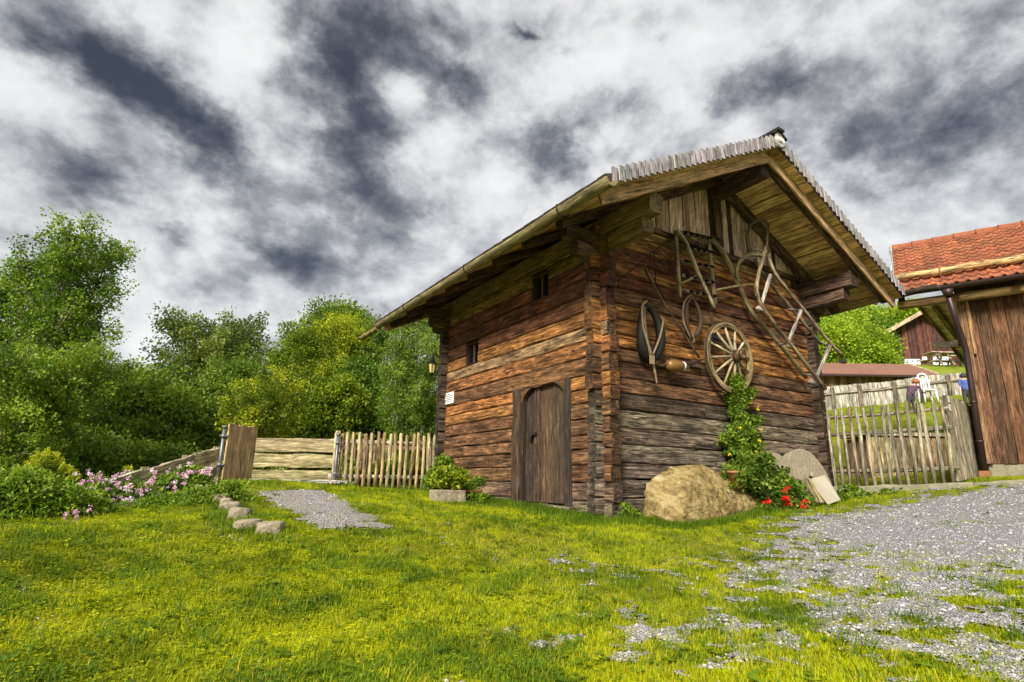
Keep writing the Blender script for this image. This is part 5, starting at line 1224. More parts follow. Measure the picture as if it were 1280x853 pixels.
# people on the meadow behind the paling fence
def person(px, py, d, label, cloth, hair, lean, sq=1.0):
    P = at_dist(px, py, d); P[2] = h1(P[0], P[1])-.02; R2 = unit((Rv[0], Rv[1], 0)); th = thing('person', label, 'person', P)
    J = {'pel': (0, 0, .92), 'ch': (lean*.5, 0, 1.30), 'nk': (lean*.85, 0, 1.46), 'hd': (lean*1.05, 0, 1.60), 'tp': (lean*1.1, 0, 1.70), 'kl': (-.10, 0, .50), 'fl': (-.11, 0, .06), 'kr': (.10, 0, .5), 'fr': (.11, 0, .06),
         'sl': (lean*.7-.19, 0, 1.39), 'el': (lean*.7-.25, .05, 1.12), 'hl': (lean*.8-.20, .16, .92), 'sr': (lean*.7+.19, 0, 1.39), 'er': (lean*.7+.25, .05, 1.12), 'hr': (lean*.9+.24, .18, .95)}
    J = {k_: (a_*min(1, sq+.2), b_, c_*sq) for k_, (a_, b_, c_) in J.items()}
    ed = [('pel', 'ch'), ('ch', 'nk'), ('nk', 'hd'), ('hd', 'tp'), ('pel', 'kl'), ('kl', 'fl'), ('pel', 'kr'), ('kr', 'fr'), ('ch', 'sl'), ('sl', 'el'), ('el', 'hl'), ('ch', 'sr'), ('sr', 'er'), ('er', 'hr')]
    rad = dict(pel=.15, ch=.165, nk=.06, hd=.10, tp=.07, kl=.075, fl=.05, kr=.075, fr=.05, sl=.06, el=.045, hl=.035, sr=.06, er=.045, hr=.035)
    keys = list(J); mp = {k: i for i, k in enumerate(keys)}
    me = bpy.data.meshes.new('body'); bm = bmesh.new(); ly = bm.verts.layers.skin.verify(); vs_ = []
    for k in keys:
        v_ = bm.verts.new(tuple(R2*J[k][0]-Fv*np.array([1, 1, 0])*J[k][1]+Z3*J[k][2])); v_[ly].radius = (rad[k]*(sq+.15), rad[k]*(sq+.15)); v_[ly].use_root = (k == 'pel'); vs_.append(v_)
    for a, b in ed: bm.edges.new((vs_[mp[a]], vs_[mp[b]]))
    bm.to_mesh(me); bm.free(); o = bpy.data.objects.new('body_form', me); COL.objects.link(o)
    o.modifiers.new('skin', 'SKIN'); sm_ = o.modifiers.new('sub', 'SUBSURF'); sm_.levels = sm_.render_levels = 2
    dg = bpy.context.evaluated_depsgraph_get(); me2 = bpy.data.meshes.new_from_object(o.evaluated_get(dg)); bpy.data.objects.remove(o)
    me2.materials.clear()
    for m_ in (M_SKIN, cloth, M_INK): me2.materials.append(m_)
    for p_ in me2.polygons:
        z_ = p_.center[2]; p_.material_index = 0 if z_ > J['nk'][2]-.03 else (2 if z_ < J['pel'][2]-.02 else 1); p_.use_smooth = True
    link('body', me2, th, P)
    hp = P+R2*J['tp'][0]+Z3*(J['tp'][2]-.02); mb = MB(); mb.tube([hp+Z3*z for z in (-.08, -.03, .03, .07)], [.10, .115, .10, .04], n=10); mb.build('hair', hair, th)
person(1140, 513, 22.6, 'person with reddish hair and plum top bending over in front of the paling fence', M_PURPLE, M_HAIR, .30, .62)
person(1211, 508, 24.0, 'person in a blue shirt partly hidden by the tiled building', M_BLUE, M_INK, 0.0, .62)
# white garden chair by the fence
P = at_dist(1158, 505, 24.4); P[2] = h1(P[0], P[1]); R2 = unit((Rv[0], Rv[1], 0)); D2 = np.array([-R2[1], R2[0], 0])
ch = thing('garden_chair', 'white high-backed garden chair standing by the paling fence', 'chair', P)
mb = MB(); pts = [P+R2*x+Z3*z for x, z in ((-.19, .42), (.19, .42), (.19, .85), (.13, 1.0), (.0, 1.05), (-.13, 1.0), (-.19, .85))]
for k in range(7):
    a, b = pts[k], pts[(k+1) % 7]; mb.tube([a, b], .035, n=6)
for x in (-.08, 0, .08): mb.tube([P+R2*x+Z3*.42, P+R2*x+Z3*.82], .025, n=5)
mb.beam(P-R2*.19+Z3*.85, P+R2*.19+Z3*.85, .03, .09); mb.build('chair_back', M_WHITE, ch)
mb = MB(); mb.slab([P-R2*.22+Z3*.42, P+R2*.22+Z3*.42, P+R2*.24+Z3*.42-D2*.28, P-R2*.24+Z3*.42-D2*.28], Z3*.04); mb.build('seat', M_WHITE, ch)
for x in (-.2, .2):
    for y in (0, -.26):
        mb = MB(); mb.tube([P+R2*x+D2*y+Z3*.42, P+R2*x*1.15+D2*y*1.1], .03, n=6); mb.build('leg', M_WHITE, ch)
# stone trough in the meadow seen between the pickets
P = at_dist(1145, 588, 14.3); P[2] = h1(P[0], P[1]); tr = thing('well_box', 'weathered wooden box with stone rim seen behind the picket gate', 'box', P)
for k in range(7):
    mb = MB(); q_ = P+R2*(-.75+.25*k); mb.beam(q_-Z3*.1, q_+Z3*(.72), .24, .04, up=D2, seg=3, wob=.006); mb.build('side_plank', M_POLE, tr, color=vary((.25, .18, .09), .2))
for sx in (-.88, .86):
    mb = MB(); mb.slab([P+R2*sx-Z3*.1, P+R2*sx-Z3*.1+D2*.9, P+R2*sx+Z3*.7+D2*.9, P+R2*sx+Z3*.7], R2*.04); mb.build('end_board', M_POLE, tr, color=(.22, .16, .09))
mb = MB(); mb.slab([P+R2*-.95+Z3*.74-D2*.06, P+R2*.95+Z3*.74-D2*.06, P+R2*.95+Z3*.74+D2*1.0, P+R2*-.95+Z3*.74+D2*1.0], Z3*.07); mb.build('lid', M_POLE, tr, color=(.36, .31, .20))
# ================================================================== VEGETATION
def leaf_cloud(cent, rad, per, size, tone, rs, up=.5, droop=0.0, flat=.75, narrow=.34):
    """many small folded leaves scattered round cluster centres"""
    n = len(cent); per = np.broadcast_to(per, n).astype(int); ci = np.repeat(np.arange(n), per); M = len(ci)
    d = rs.normal(size=(M, 3)); d /= np.linalg.norm(d, axis=1)[:, None]
    off = d*(rs.random(M)**.45)[:, None]*np.broadcast_to(rad, n)[ci][:, None]; off[:, 2] *= flat
    pos = cent[ci]+off
    ld_ = rs.normal(size=(M, 3))*.8+d*.7; ld_[:, 2] -= droop; ld_ /= np.linalg.norm(ld_, axis=1)[:, None]
    nn_ = rs.normal(size=(M, 3)); nn_[:, 2] += up*2
    sd = np.cross(ld_, nn_); sd /= np.linalg.norm(sd, axis=1)[:, None]+1e-9; nv = np.cross(sd, ld_)
    l = size*rs.uniform(.6, 1.35, M)[:, None]
    V = np.stack([pos, pos+ld_*l*.5+sd*l*narrow+nv*l*.12, pos+ld_*l, pos+ld_*l*.5-sd*l*narrow+nv*l*.12], 1).reshape(-1, 3)
    F_ = np.arange(M*4).reshape(-1, 4)
    T = np.clip(tone[ci]+rs.normal(size=M)*.13, 0, 1)
    return V, F_, T
def clusters(ells, n, rs, shell=.55):
    vol = np.array([e_[3]*e_[4]*e_[5] for e_ in ells])**.75; pick = rs.choice(len(ells), n, p=vol/vol.sum()); E_ = np.array(ells)[pick]
    d = rs.normal(size=(n, 3)); d /= np.linalg.norm(d, axis=1)[:, None]
    r_ = (shell+(1-shell)*rs.random(n))**.8*np.where(rs.random(n) < .22, rs.random(n), 1); r_ *= 1+.10*np.sin(d[:, 0]*7+pick)+.10*np.sin(d[:, 2]*9+d[:, 1]*5)
    return E_[:, :3]+d*r_[:, None]*E_[:, 3:], pick
def tree(name, label, cat, base, ells, ncl, per, crad, lsize, mat, seed, trunk_r=.16, trunk_col=(.12, .09, .06), limbs=26, droop=0.0, tone=(.25, .7), shell=.55, group='trees', trunks=1, up=.5, lean=(0, 0)):
    rs = np.random.default_rng(seed); base = np.asarray(base, float)
    th = thing(name, label, cat, base, group)
    C_, pick = clusters(ells, ncl, rs, shell)
    tn = rs.uniform(tone[0], tone[1], ncl)+.10*np.sin(pick*2.4)
    rad = crad*rs.uniform(.6, 1.3, ncl)
    V, F_, T = leaf_cloud(C_, rad, int(per*2.1), lsize*.66, tn, rs, droop=droop, up=up)
    if droop > 1:      # hanging twigs: stretch clusters downward
        pass
    raw('crown', V, F_, mat, th, C_.mean(0), T)
    mb = MB(); top = max(e_[2]+e_[5]*.55 for e_ in ells); cen = np.mean([e_[:3] for e_ in ells], 0)
    for q_ in range(trunks):
        b0 = base+np.array([rs.uniform(-.3, .3), rs.uniform(-.3, .3), 0])*(trunks > 1); tp = np.array([cen[0]+lean[0]+rs.uniform(-.4, .4)*(trunks > 1)*2, cen[1]+lean[1], top]); zs_ = np.linspace(0, 1, 9)
        P = [b0*(1-f_)+tp*f_+np.array([.12*math.sin(f_*5+seed+q_), .1*math.cos(f_*4+seed), -.15*(f_ == 0)]) for f_ in zs_]; mb.tube(P, [max(.015, trunk_r*(1-.9*f_)) for f_ in zs_], n=7)
        for _ in range(limbs//trunks):
            c = C_[rs.integers(ncl)]; f_ = rs.uniform(.25, .9); i = int(f_*8); s0 = P[i]; 
            if c[2] < s0[2]-.3: s0 = P[max(1, i-3)]
            md = (s0+c)/2+np.array([0, 0, .12*np.linalg.norm(c-s0)]); r0 = trunk_r*(1-.85*f_)*.5; mb.tube([s0, md, c], [max(.02, r0), max(.014, r0*.6), .008], n=5, cap=False)
    mb.build('trunk', M_BARK, th, color=trunk_col)
    return th
def branch_tree(name, label, base, height, spread, nl, per, crad, lsize, mat, seed, trunk_r=.12, trunk_col=(.16, .12, .07), lo=.18, rise=.9, stems=1, tone=(.1, .8), group=None, taper=.75, droop=0.0, twigs=4, top=.0, up=.5, bend=(0, 0)):
    """upright tree grown limb by limb: leaves sit only along the limbs and twigs, so the sky shows through"""
    rs = np.random.default_rng(seed); base = np.asarray(base, float); th = thing(name, label, 'tree', base, group); mb = MB(); C_, R_, T_l = [], [], []
    for q_ in range(stems):
        az0 = 6.283*q_/max(1, stems)+rs.uniform(0, 1); off = spread*(.42 if stems > 1 else .06); tp = base+np.array([math.cos(az0)*off+bend[0], math.sin(az0)*off+bend[1], height*rs.uniform(.86, 1.0) if q_ else height])
        zs_ = np.linspace(0, 1, 13); P = [base*(1-f_)+tp*f_+np.array([.10*height*.2*math.sin(f_*4+seed+q_), .10*height*.2*math.cos(f_*3.3+seed+q_*2), 0])*f_*(1-f_)*3+np.array([0, 0, -.2*(f_ == 0)]) for f_ in zs_]
        mb.tube(P, [max(.012, trunk_r*(1-.93*f_)) for f_ in zs_], n=7); n_l = nl//stems
        for i in range(n_l):
            f_ = lo+(1-lo)*((i+rs.random())/n_l); j = min(11, int(f_*12)); s0 = P[j]*(1-(f_*12-j))+P[j+1]*(f_*12-j); az = i*2.4+rs.uniform(-.5, .5)
            prof = math.sin(math.pi*min(1, (1-f_)*taper+.12))**.8; ln = spread*prof*rs.uniform(.6, 1.12)*(.62 if stems > 1 else 1)
            d = np.array([math.cos(az), math.sin(az), rise*rs.uniform(.5, 1.2)]); d /= np.linalg.norm(d); cv = np.array([0, 0, .22*ln*(1 if droop < .5 else -1.3)])
            L_ = [s0, s0+d*ln*.5+cv*.25, s0+d*ln+cv]; mb.tube(L_, [max(.012, trunk_r*.38*(1-.8*f_)), .012, .005], n=5, cap=False)
            tn_ = rs.uniform(*tone)
            for g_ in np.linspace(.28, 1.0, 3+int(ln/.42)):
                p = L_[0]*(1-g_)**2+2*L_[1]*g_*(1-g_)+L_[2]*g_**2
                for _ in range(twigs):
                    tw = rs.normal(size=3)*np.array([.30, .30, .24])*(.35+.28*ln)*(.35+.65*(1-abs(g_-.55))); c = p+tw-np.array([0, 0, droop*rs.random()*.6]); C_.append(c); R_.append(crad*rs.uniform(.5, 1.25)); T_l.append(tn_+rs.normal()*.12)
                    if rs.random() < .3: mb.tube([p, c], [.007, .004], n=4, cap=False)
    C_ = np.array(C_); V, F_, T = leaf_cloud(C_, np.array(R_), per, lsize, np.array(T_l), rs, droop=droop, up=up); raw('crown', V, F_, mat, th, C_.mean(0), T)
    mb.build('trunk', M_BARK, th, color=trunk_col); return th
def tree_top(px, ytop, d, half):      # height and half spread from the picture
    b = base_at(px, d); t_ = at_dist(px, ytop, d); return b, t_[2]-b[2], half*m_per_px(t_)
M_BARK = M_POLE
ML_DARK = leafmat('dark_leaves', [(.038, .078, .010), (.080, .150, .016), (.15, .235, .026), (.27, .35, .04)])
ML_MID = leafmat('mid_leaves', [(.042, .085, .010), (.09, .165, .015), (.17, .27, .024), (.30, .39, .04)])
ML_FRESH = leafmat('fresh_leaves', [(.055, .11, .010), (.11, .20, .015), (.20, .31, .025), (.33, .42, .05)])
ML_YEL = leafmat('yellow_green_leaves', [(.06, .10, .007), (.135, .20, .010), (.26, .33, .016), (.46, .48, .025)])
ML_OLIVE = leafmat('olive_leaves', [(.035, .06, .012), (.075, .115, .02), (.15, .20, .034), (.25, .29, .055)])
ML_HILL = leafmat('sunny_leaves', [(.10, .17, .012), (.20, .32, .02), (.32, .44, .03), (.46, .54, .05)])  # brightest of the greens, for the hillside trees
def px_ell(d, lst, squash=.9):
    out_ = []
    for (px, py, rx, ry, *dd) in lst:
        c = at_dist(px, py, d+(dd[0] if dd else 0)); s_ = m_per_px(c); out_.append((c[0], c[1], c[2], rx*s_, rx*s_*squash, ry*s_))
    return out_
def base_at(px, d, py=605): p = at_dist(px, py, d); p[2] = h1(p[0], p[1]); return p
DKT = (.06, .045, .03)
T_ = 'trees beyond the footbridge'
# big airy tree at the left edge
b_, h_, s_ = tree_top(22, 293, 15.5, 112); branch_tree('tall_tree', 'tall airy green tree at the left edge rising above the others', b_, h_, s_, 120, 26, .19, .062, ML_FRESH, 1, .13, (.26, .21, .12), .10, 1.25, 3, (.05, .75), T_, .80, twigs=4)
b_, h_, s_ = tree_top(-95, 330, 16, 90); branch_tree('tall_tree', 'airy green tree half outside the left edge of the view', b_, h_, s_, 80, 26, .20, .062, ML_FRESH, 31, .13, (.26, .21, .12), .10, 1.2, 2, (.05, .7), T_, .80)
b_, h_, s_ = tree_top(25, 440, 12.8, 105); branch_tree('bushy_tree', 'bright green bushy tree in front of the tall airy tree', b_, h_, s_, 64, 30, .17, .050, ML_MID, 2, .08, (.22, .18, .1), .05, .8, 2, (.2, .95), T_, .95, twigs=5)
tree('bushy_tree', 'dark dense tree between the tall airy tree and the olive tree', 'tree', base_at(165, 19), px_ell(19, [(150, 530, 62, 55), (205, 535, 60, 52), (120, 500, 45, 45), (175, 490, 48, 32)]), 430, 60, .42, .14, ML_DARK, 3, .14, DKT, 24, tone=(.4, 1), group=T_)
b_, h_, s_ = tree_top(245, 402, 24, 105); branch_tree('olive_tree', 'loose olive green tree with twiggy top against the sky', b_, h_, s_, 110, 15, .24, .10, ML_OLIVE, 4, .16, DKT, .35, .9, 3, (.2, .95), T_, .8)
tree('bushy_tree', 'dark green tree standing below the olive tree', 'tree', base_at(255, 20), px_ell(20, [(240, 535, 62, 50), (290, 520, 50, 46), (300, 480, 40, 36), (205, 560, 50, 40)]), 420, 60, .42, .14, ML_DARK, 5, .14, DKT, 24, tone=(.35, 1), group=T_)
b_, h_, s_ = tree_top(318, 474, 15.5, 66); branch_tree('yellow_shrub_tree', 'yellow green young tree just behind the footbridge gate', b_, h_, s_, 66, 24, .16, .058, ML_YEL, 6, .06, (.14, .1, .05), .05, .75, 3, (.15, .98), T_, .95, twigs=4)
tree('maple_tree', 'far rounded blue green maple rising behind the yellow green trees', 'tree', base_at(415, 36), px_ell(36, [(425, 405, 40, 24), (390, 430, 32, 28), (445, 420, 26, 28), (365, 450, 24, 24), (400, 470, 50, 50)]), 420, 50, .75, .26, ML_DARK, 7, .25, DKT, 24, tone=(.35, .95), group=T_)
b_, h_, s_ = tree_top(400, 408, 25, 72); branch_tree('lime_tree', 'bright yellow green lime tree left of the weeping birch', b_, h_, s_, 110, 30, .30, .085, ML_YEL, 8, .16, DKT, .06, 1.0, 3, (.1, .95), T_, .85, twigs=5)
b_, h_, s_ = tree_top(450, 420, 27, 50); branch_tree('lime_tree', 'green narrow lime tree between the maple and the weeping birch', b_, h_, s_, 70, 20, .30, .105, ML_MID, 38, .14, DKT, .08, 1.1, 2, (.3, .95), T_, .85, twigs=5)
tree('bushy_tree', 'mid green leafy tree right behind the bridge railing', 'tree', base_at(395, 18), px_ell(18, [(395, 530, 38, 40), (420, 505, 34, 36), (370, 560, 44, 30), (430, 550, 30, 40)]), 340, 58, .33, .125, ML_YEL, 9, .1, DKT, 24, tone=(.0, .6), group=T_)
tree('bushy_tree', 'shadowy dark tree behind the round picket fence', 'tree', base_at(470, 20), px_ell(20, [(465, 520, 46, 50), (500, 540, 50, 45), (450, 480, 30, 40), (540, 545, 40, 45)]), 420, 60, .40, .135, ML_DARK, 10, .14, DKT, 24, tone=(.25, .85), group=T_)
b_, h_, s_ = tree_top(508, 398, 18, 66); branch_tree('weeping_birch', 'fine leaved green birch beside the barn lantern', b_, h_, s_, 110, 32, .20, .052, ML_MID, 11, .10, (.3, .28, .24), .08, .9, 2, (.25, .95), T_, .85, droop=.9, twigs=5)
tree('olive_tree', 'thin olive tree top showing under the barn eave', 'tree', base_at(500, 30), px_ell(30, [(500, 415, 36, 22), (535, 405, 30, 22)]), 140, 30, .5, .18, ML_OLIVE, 12, .14, DKT, 30, tone=(.3, .9), shell=.3, group=T_)
tree('bushy_tree', 'low dark bushy tree at the foot of the dense dark one', 'tree', base_at(120, 14.5), px_ell(14.5, [(110, 575, 50, 30), (160, 580, 50, 28), (215, 585, 50, 24), (70, 560, 45, 30)]), 320, 60, .30, .11, ML_DARK, 13, .08, DKT, 16, tone=(.4, 1), group=T_)
# bright green trees on the right hillside
HT = 'trees on the sunny hillside'
hill_trees = [('leafy_tree', 'fresh green tree touching the barn corner above the shed', 1040, 38, [(1030, 440, 26, 32), (1050, 425, 26, 24), (1040, 465, 30, 18), (1005, 430, 40, 40)], ML_HILL, .62, (.2, .9)),
 ('leafy_tree', 'yellow green tree left of the far red barn', 1075, 42, [(1075, 430, 28, 26), (1095, 440, 26, 28), (1068, 455, 30, 18), (1060, 410, 22, 16)], ML_HILL, .62, (.1, .85)),
 ('leafy_tree', 'sunlit yellow green tree rising behind the far red barn roof', 1120, 60, [(1120, 405, 36, 18), (1095, 408, 28, 18), (1150, 400, 30, 18), (1185, 405, 40, 22)], ML_HILL, .95, (.2, .95)),
 ('leafy_tree', 'green tree between the two yellow green hillside trees', 1075, 55, [(1070, 405, 26, 14), (1045, 402, 26, 16), (1095, 425, 30, 26)], ML_FRESH, .9, (.3, .95))]
for k, (nm_, lb_, px, d, el, mt_, cr, tn_) in enumerate(hill_trees):
    tree(nm_, lb_, 'tree', base_at(px, d), px_ell(d, el), 420, 56, cr, cr*.36, mt_, 40+k, .2, DKT, 12, tone=tn_, group=HT)
# far conifer woods: one mass on the ridge
def conifer_mass(label, x0, x1, d, ybase, ytop, n, seed):
    rs = np.random.default_rng(seed); Vs, Fs, Ts, b = [], [], [], 0
    for _ in range(n):
        px = rs.uniform(x0, x1); dd = d*rs.uniform(.9, 1.15); p = at_dist(px, ybase, dd); s_ = m_per_px(p); hgt = (ybase-ytop)*s_*rs.uniform(.75, 1.1); wd = hgt*.17
        k = 160; f_ = rs.random(k)**.8; an = rs.random(k)*6.283; r_ = wd*(1-f_)+.1; c = np.stack([p[0]+r_*np.cos(an)*.3, p[1]+r_*np.sin(an)*.3, p[2]+hgt*f_], 1)
        o_ = np.stack([np.cos(an), np.sin(an), np.full(k, -.35)], 1)*r_[:, None]*.9; sd = np.stack([-np.sin(an), np.cos(an), np.zeros(k)], 1)*(r_*.35)[:, None]
        v = np.stack([c-sd*.5, c+o_-sd*.4, c+o_+sd*.4, c+sd*.5], 1).reshape(-1, 3); Vs.append(v); Fs.append(np.arange(k*4).reshape(-1, 4)+b); b += k*4; Ts.append(np.clip(rs.normal(.45, .2, k), 0, 1)+rs.normal()*.1)
    V = np.concatenate(Vs); o = raw('far_forest', V, np.concatenate(Fs), M_FOREST, None, V.mean(0), np.concatenate(Ts)); return tag(o, label, 'forest', kind='stuff')
conifer_mass('distant blue green conifer wood above the hillside trees', 1020, 1215, 170, 402, 378, 210, 1)
conifer_mass('distant conifer wood glimpsed between the left trees', 300, 420, 190, 500, 462, 130, 2)

def shrub(name, label, cat, base, ells, ncl, per, crad, ls, mat, seed, tone=(.2, .9), blossoms=None, group=None, stems=10, up=.5, narrow=.34, shell=.2):
    rs = np.random.default_rng(seed); th = thing(name, label, cat, base, group); C_, pick = clusters(ells, ncl, rs, shell); C_[:, 2] = np.maximum(C_[:, 2], H(C_[:, 0], C_[:, 1])+.02)
    V, F_, T = leaf_cloud(C_, crad*rs.uniform(.6, 1.3, ncl), per, ls, rs.uniform(*tone, ncl), rs, up=up, narrow=narrow); raw('foliage', V, F_, mat, th, C_.mean(0), T)
    mb = MB()
    for _ in range(stems):
        c = C_[rs.integers(ncl)]; mb.tube([np.asarray(base)+np.array([rs.uniform(-.1, .1), rs.uniform(-.1, .1), -.03]), (np.asarray(base)+c)/2+np.array([0, 0, .03]), c], [.010, .007, .004], n=4, cap=False)
    if stems: mb.build('stems', M_POLE, th, color=(.12, .14, .04))
    if blossoms:
        for (lst, mt_, r_) in blossoms:
            for p in lst:
                fb2 = np.random.default_rng(int(abs(p[0]*1000+p[2]*3000))); cc = np.asarray(p)+fb2.normal(size=(9, 3))*r_*.55; v, f_, t_ = leaf_cloud(cc, r_*.4, 5, r_*.75, np.full(9, .5), fb2, up=.2, narrow=.45); raw('blossom', v, f_, mt_, th, p, t_)
    return th
# climbing vine on the gable wall
def wall_ells(lst, Y, dy=.10):
    out_ = []
    for (px, py, rx, ry) in lst: c = on_y(px, py, Y); s_ = m_per_px(c); out_.append((c[0], c[1], c[2], rx*s_*1.15, dy, ry*s_))
    return out_
yb = [on_y(px, py, -.36) for px, py in ((947, 512), (951, 537), (949, 551), (946, 565), (925, 535), (913, 568))]
shrub('climbing_vine', 'green climbing vine with tiny yellow flowers growing up to the wagon wheel', 'vine', on_y(930, 610, -.25), wall_ells([(922, 505, 12, 28), (926, 535, 16, 28), (924, 565, 18, 24), (941, 555, 13, 20), (936, 592, 26, 18), (918, 482, 7, 14), (944, 524, 5, 8), (909, 548, 5, 10), (935, 492, 4, 7)], -.16, .13), 340, 46, .062, .048, ML_MID, 60, (.25, .95), [(yb, M_YELLOW, .022)], stems=16)
rb_ = [on_y(px, py, -.86) for px, py in ((981, 612), (980, 623), (985, 627), (1005, 629), (1005, 636), (958, 628))]
wb = [on_y(px, py, -.5) for px, py in ((963, 578), (970, 580), (962, 572))]
shrub('geranium_bush', 'dark green geranium bush with red blossoms beside the boulder', 'flower bush', on_ground(975, 640), wall_ells([(955, 602, 32, 26), (980, 612, 22, 26), (925, 598, 20, 18), (1000, 628, 16, 13), (972, 630, 36, 14), (940, 580, 20, 14)], -.55, .28), 420, 46, .085, .06, ML_DARK, 61, (.2, .95), [(rb_, M_RED, .042), (wb, M_WHITE, .03)], stems=20)
c = on_y(919, 597, -.55); s_ = m_per_px(c); fp = thing('flower_pot', 'small terracotta pot almost hidden in the leaves at the foot of the vine', 'flower pot', c-Z3*.16)
mb = MB(); mb.tube([c+Z3*z for z in (-.16, .06, .062, .09)], [.07, .095, .11, .11], n=16); mb.build('pot', M_POT, fp, color=(1, 1, 1))
# shrubs by the back corner
def px_sh(d, lst): return px_ell(d, lst, .8)
dT = math.hypot(*(TROUGH-CAM)[:2])
shrub('yellow_shrub', 'yellow green shrub growing over the stone trough', 'shrub', base_at(560, dT+.1, 612), px_sh(dT+.15, [(562, 596, 20, 12), (548, 603, 12, 9), (578, 600, 10, 8)]), 130, 40, .08, .055, ML_YEL, 62, (.1, .8))
shrub('green_shrub', 'fresh green leafy shrub between picket fence and barn corner', 'shrub', base_at(556, dT+.5, 606), px_sh(dT+.5, [(556, 580, 9, 12), (550, 592, 10, 12), (543, 600, 12, 10)]), 100, 38, .08, .06, ML_FRESH, 63, (.2, .8))
shrub('dwarf_conifer', 'small spreading dwarf conifer in the rectangular terracotta pot', 'shrub', POT+Z3*.13, px_sh(math.hypot(*(POT-CAM)[:2]), [(588, 606, 17, 6), (597, 602, 9, 6), (580, 609, 10, 5)]), 80, 40, .055, .05, ML_MID, 64, (.3, .95), narrow=.12)
shrub('broadleaf_plant', 'broad leaved plant in the turf below the terracotta pot', 'plant', on_ground(601, 632), px_sh(math.hypot(*(on_ground(601, 632)-CAM)[:2]), [(600, 627, 14, 6)]), 20, 14, .06, .10, ML_FRESH, 65, (.2, .8), narrow=.2)
gpnt = on_ground(790, 652); shrub('fern_clump', 'low leafy green clump between barn corner and boulder', 'plant', gpnt, px_sh(math.hypot(*(gpnt-CAM)[:2]), [(790, 646, 18, 7), (782, 640, 8, 8)]), 40, 24, .05, .06, ML_MID, 66, (.3, .95), narrow=.18)
gpnt = on_ground(1095, 618); shrub('ground_plant', 'low dark green plants along the gate threshold', 'plant', gpnt, px_sh(math.hypot(*(gpnt-CAM)[:2]), [(1070, 620, 26, 5), (1110, 619, 26, 4), (1062, 612, 10, 7)]), 70, 30, .07, .06, ML_DARK, 67, (.3, .95))
shrub('garden_plants', 'green garden plants growing between the two picket fences', 'plant', base_at(480, 12.8, 608), px_sh(12.8, [(450, 598, 26, 12), (485, 592, 24, 16), (520, 595, 24, 14), (435, 585, 12, 18)]), 150, 36, .11, .075, ML_FRESH, 68, (.2, .85))
shrub('corner_plant', 'leafy weed at the foot of the gate post by the bridge', 'plant', base_at(412, 11.6, 612), px_sh(11.6, [(412, 610, 16, 7), (430, 612, 16, 6)]), 50, 30, .09, .07, ML_MID, 69, (.3, .9))
# left bank: tall weeds, goldenrod, balsam
shrub('weed_bank', 'tall lush green nettles at the left edge of the lawn', 'weeds', on_ground(30, 672), px_sh(7.4, [(20, 625, 45, 34), (65, 632, 40, 28), (-30, 630, 50, 46), (100, 640, 26, 20), (20, 655, 60, 16)]), 520, 70, .12, .052, ML_FRESH, 70, (.25, .95), stems=0, narrow=.22)
def goldenrod(label, px, py, d, rx, ry, n, seed):
    rs = np.random.default_rng(seed); b = base_at(px, d, py+ry); th = thing('goldenrod', label, 'plant', b, 'goldenrod plants'); s_ = m_per_px(b); Vs, Fs, Ts, bb = [], [], [], 0; mb = MB()
    for _ in range(n):
        q_ = rs.uniform(-1, 1); tip = at_dist(px+rx*q_*1.0, py-ry*(1-abs(q_)**1.6*.8)*rs.uniform(.7, 1), d+rs.uniform(-.3, .3)); st_ = b+np.array([rs.uniform(-.15, .15), rs.uniform(-.15, .15), 0]); P = [st_, st_*.4+tip*.6+Z3*.08, tip]; mb.tube(P, [.008, .006, .003], n=4, cap=False)
        c = np.array([P[1]*(1-f_)+P[2]*f_ for f_ in np.linspace(0, 1, 9)]); v, f_, t_ = leaf_cloud(c, np.linspace(.06, .018, 9), 22, .032, np.linspace(.2, 1, 9), rs, narrow=.16, up=.2); Vs.append(v); Fs.append(f_+bb); bb += len(v); Ts.append(t_)
    raw('plumes', np.concatenate(Vs), np.concatenate(Fs), ML_YEL, th, b, np.concatenate(Ts)); mb.build('stems', M_POLE, th, color=(.2, .2, .05))
goldenrod('big yellow plumed goldenrod clump behind the nettles', 58, 605, 8.6, 42, 42, 46, 71)
goldenrod('single small goldenrod plume in front of the board fence', 158, 605, 9.4, 10, 26, 5, 72)
bal = [(85, 630, 8.0, 26, 20, 'flowering balsam nearest the nettles with pale blossoms'), (128, 618, 8.4, 28, 22, 'pink balsam plant between the nettles and the board fence'), (165, 622, 8.6, 26, 18, 'bushy pink balsam at the low end of the board fence'), (205, 612, 8.9, 26, 18, 'pink balsam in front of the middle of the board fence'), (243, 600, 9.2, 22, 16, 'pink balsam close to the footbridge gate'), (110, 648, 7.4, 24, 12, 'low balsam with few white blossoms at the edge of the lawn')]
for k, (px, py, d, rx, ry, lb_) in enumerate(bal):
    rs = np.random.default_rng(80+k); fl = [at_dist(px+rx*rs.uniform(-1.25, 1.25), py+ry*rs.uniform(-1.3, .9), d-.25+rs.uniform(-.2, .2)) for _ in range(26 if k < 5 else 9)]
    n2 = len(fl)*2//3; shrub('balsam_plant', lb_, 'flowering plant', base_at(px, d, py+ry), px_sh(d, [(px, py, rx, ry), (px+rx*.4, py+ry*.5, rx*.8, ry*.6), (px-rx*.4, py+ry*.5, rx*.8, ry*.6)]), 90, 34, .10, .07, ML_MID if k % 2 else ML_FRESH, 80+k, (.15, .8), [(fl[:n2], M_PINK, .023), (fl[n2:], M_PALEPINK, .021)], group='balsam plants on the bank', stems=16, narrow=.2)
shrub('bank_weeds', 'rough green weeds on the bank around the row of stones', 'weeds', on_ground(262, 628), px_sh(8.3, [(255, 622, 34, 12), (225, 632, 40, 12), (285, 612, 22, 10), (175, 645, 50, 10), (305, 628, 16, 12)]), 260, 30, .07, .055, ML_FRESH, 90, (.2, .9), stems=10, narrow=.16)

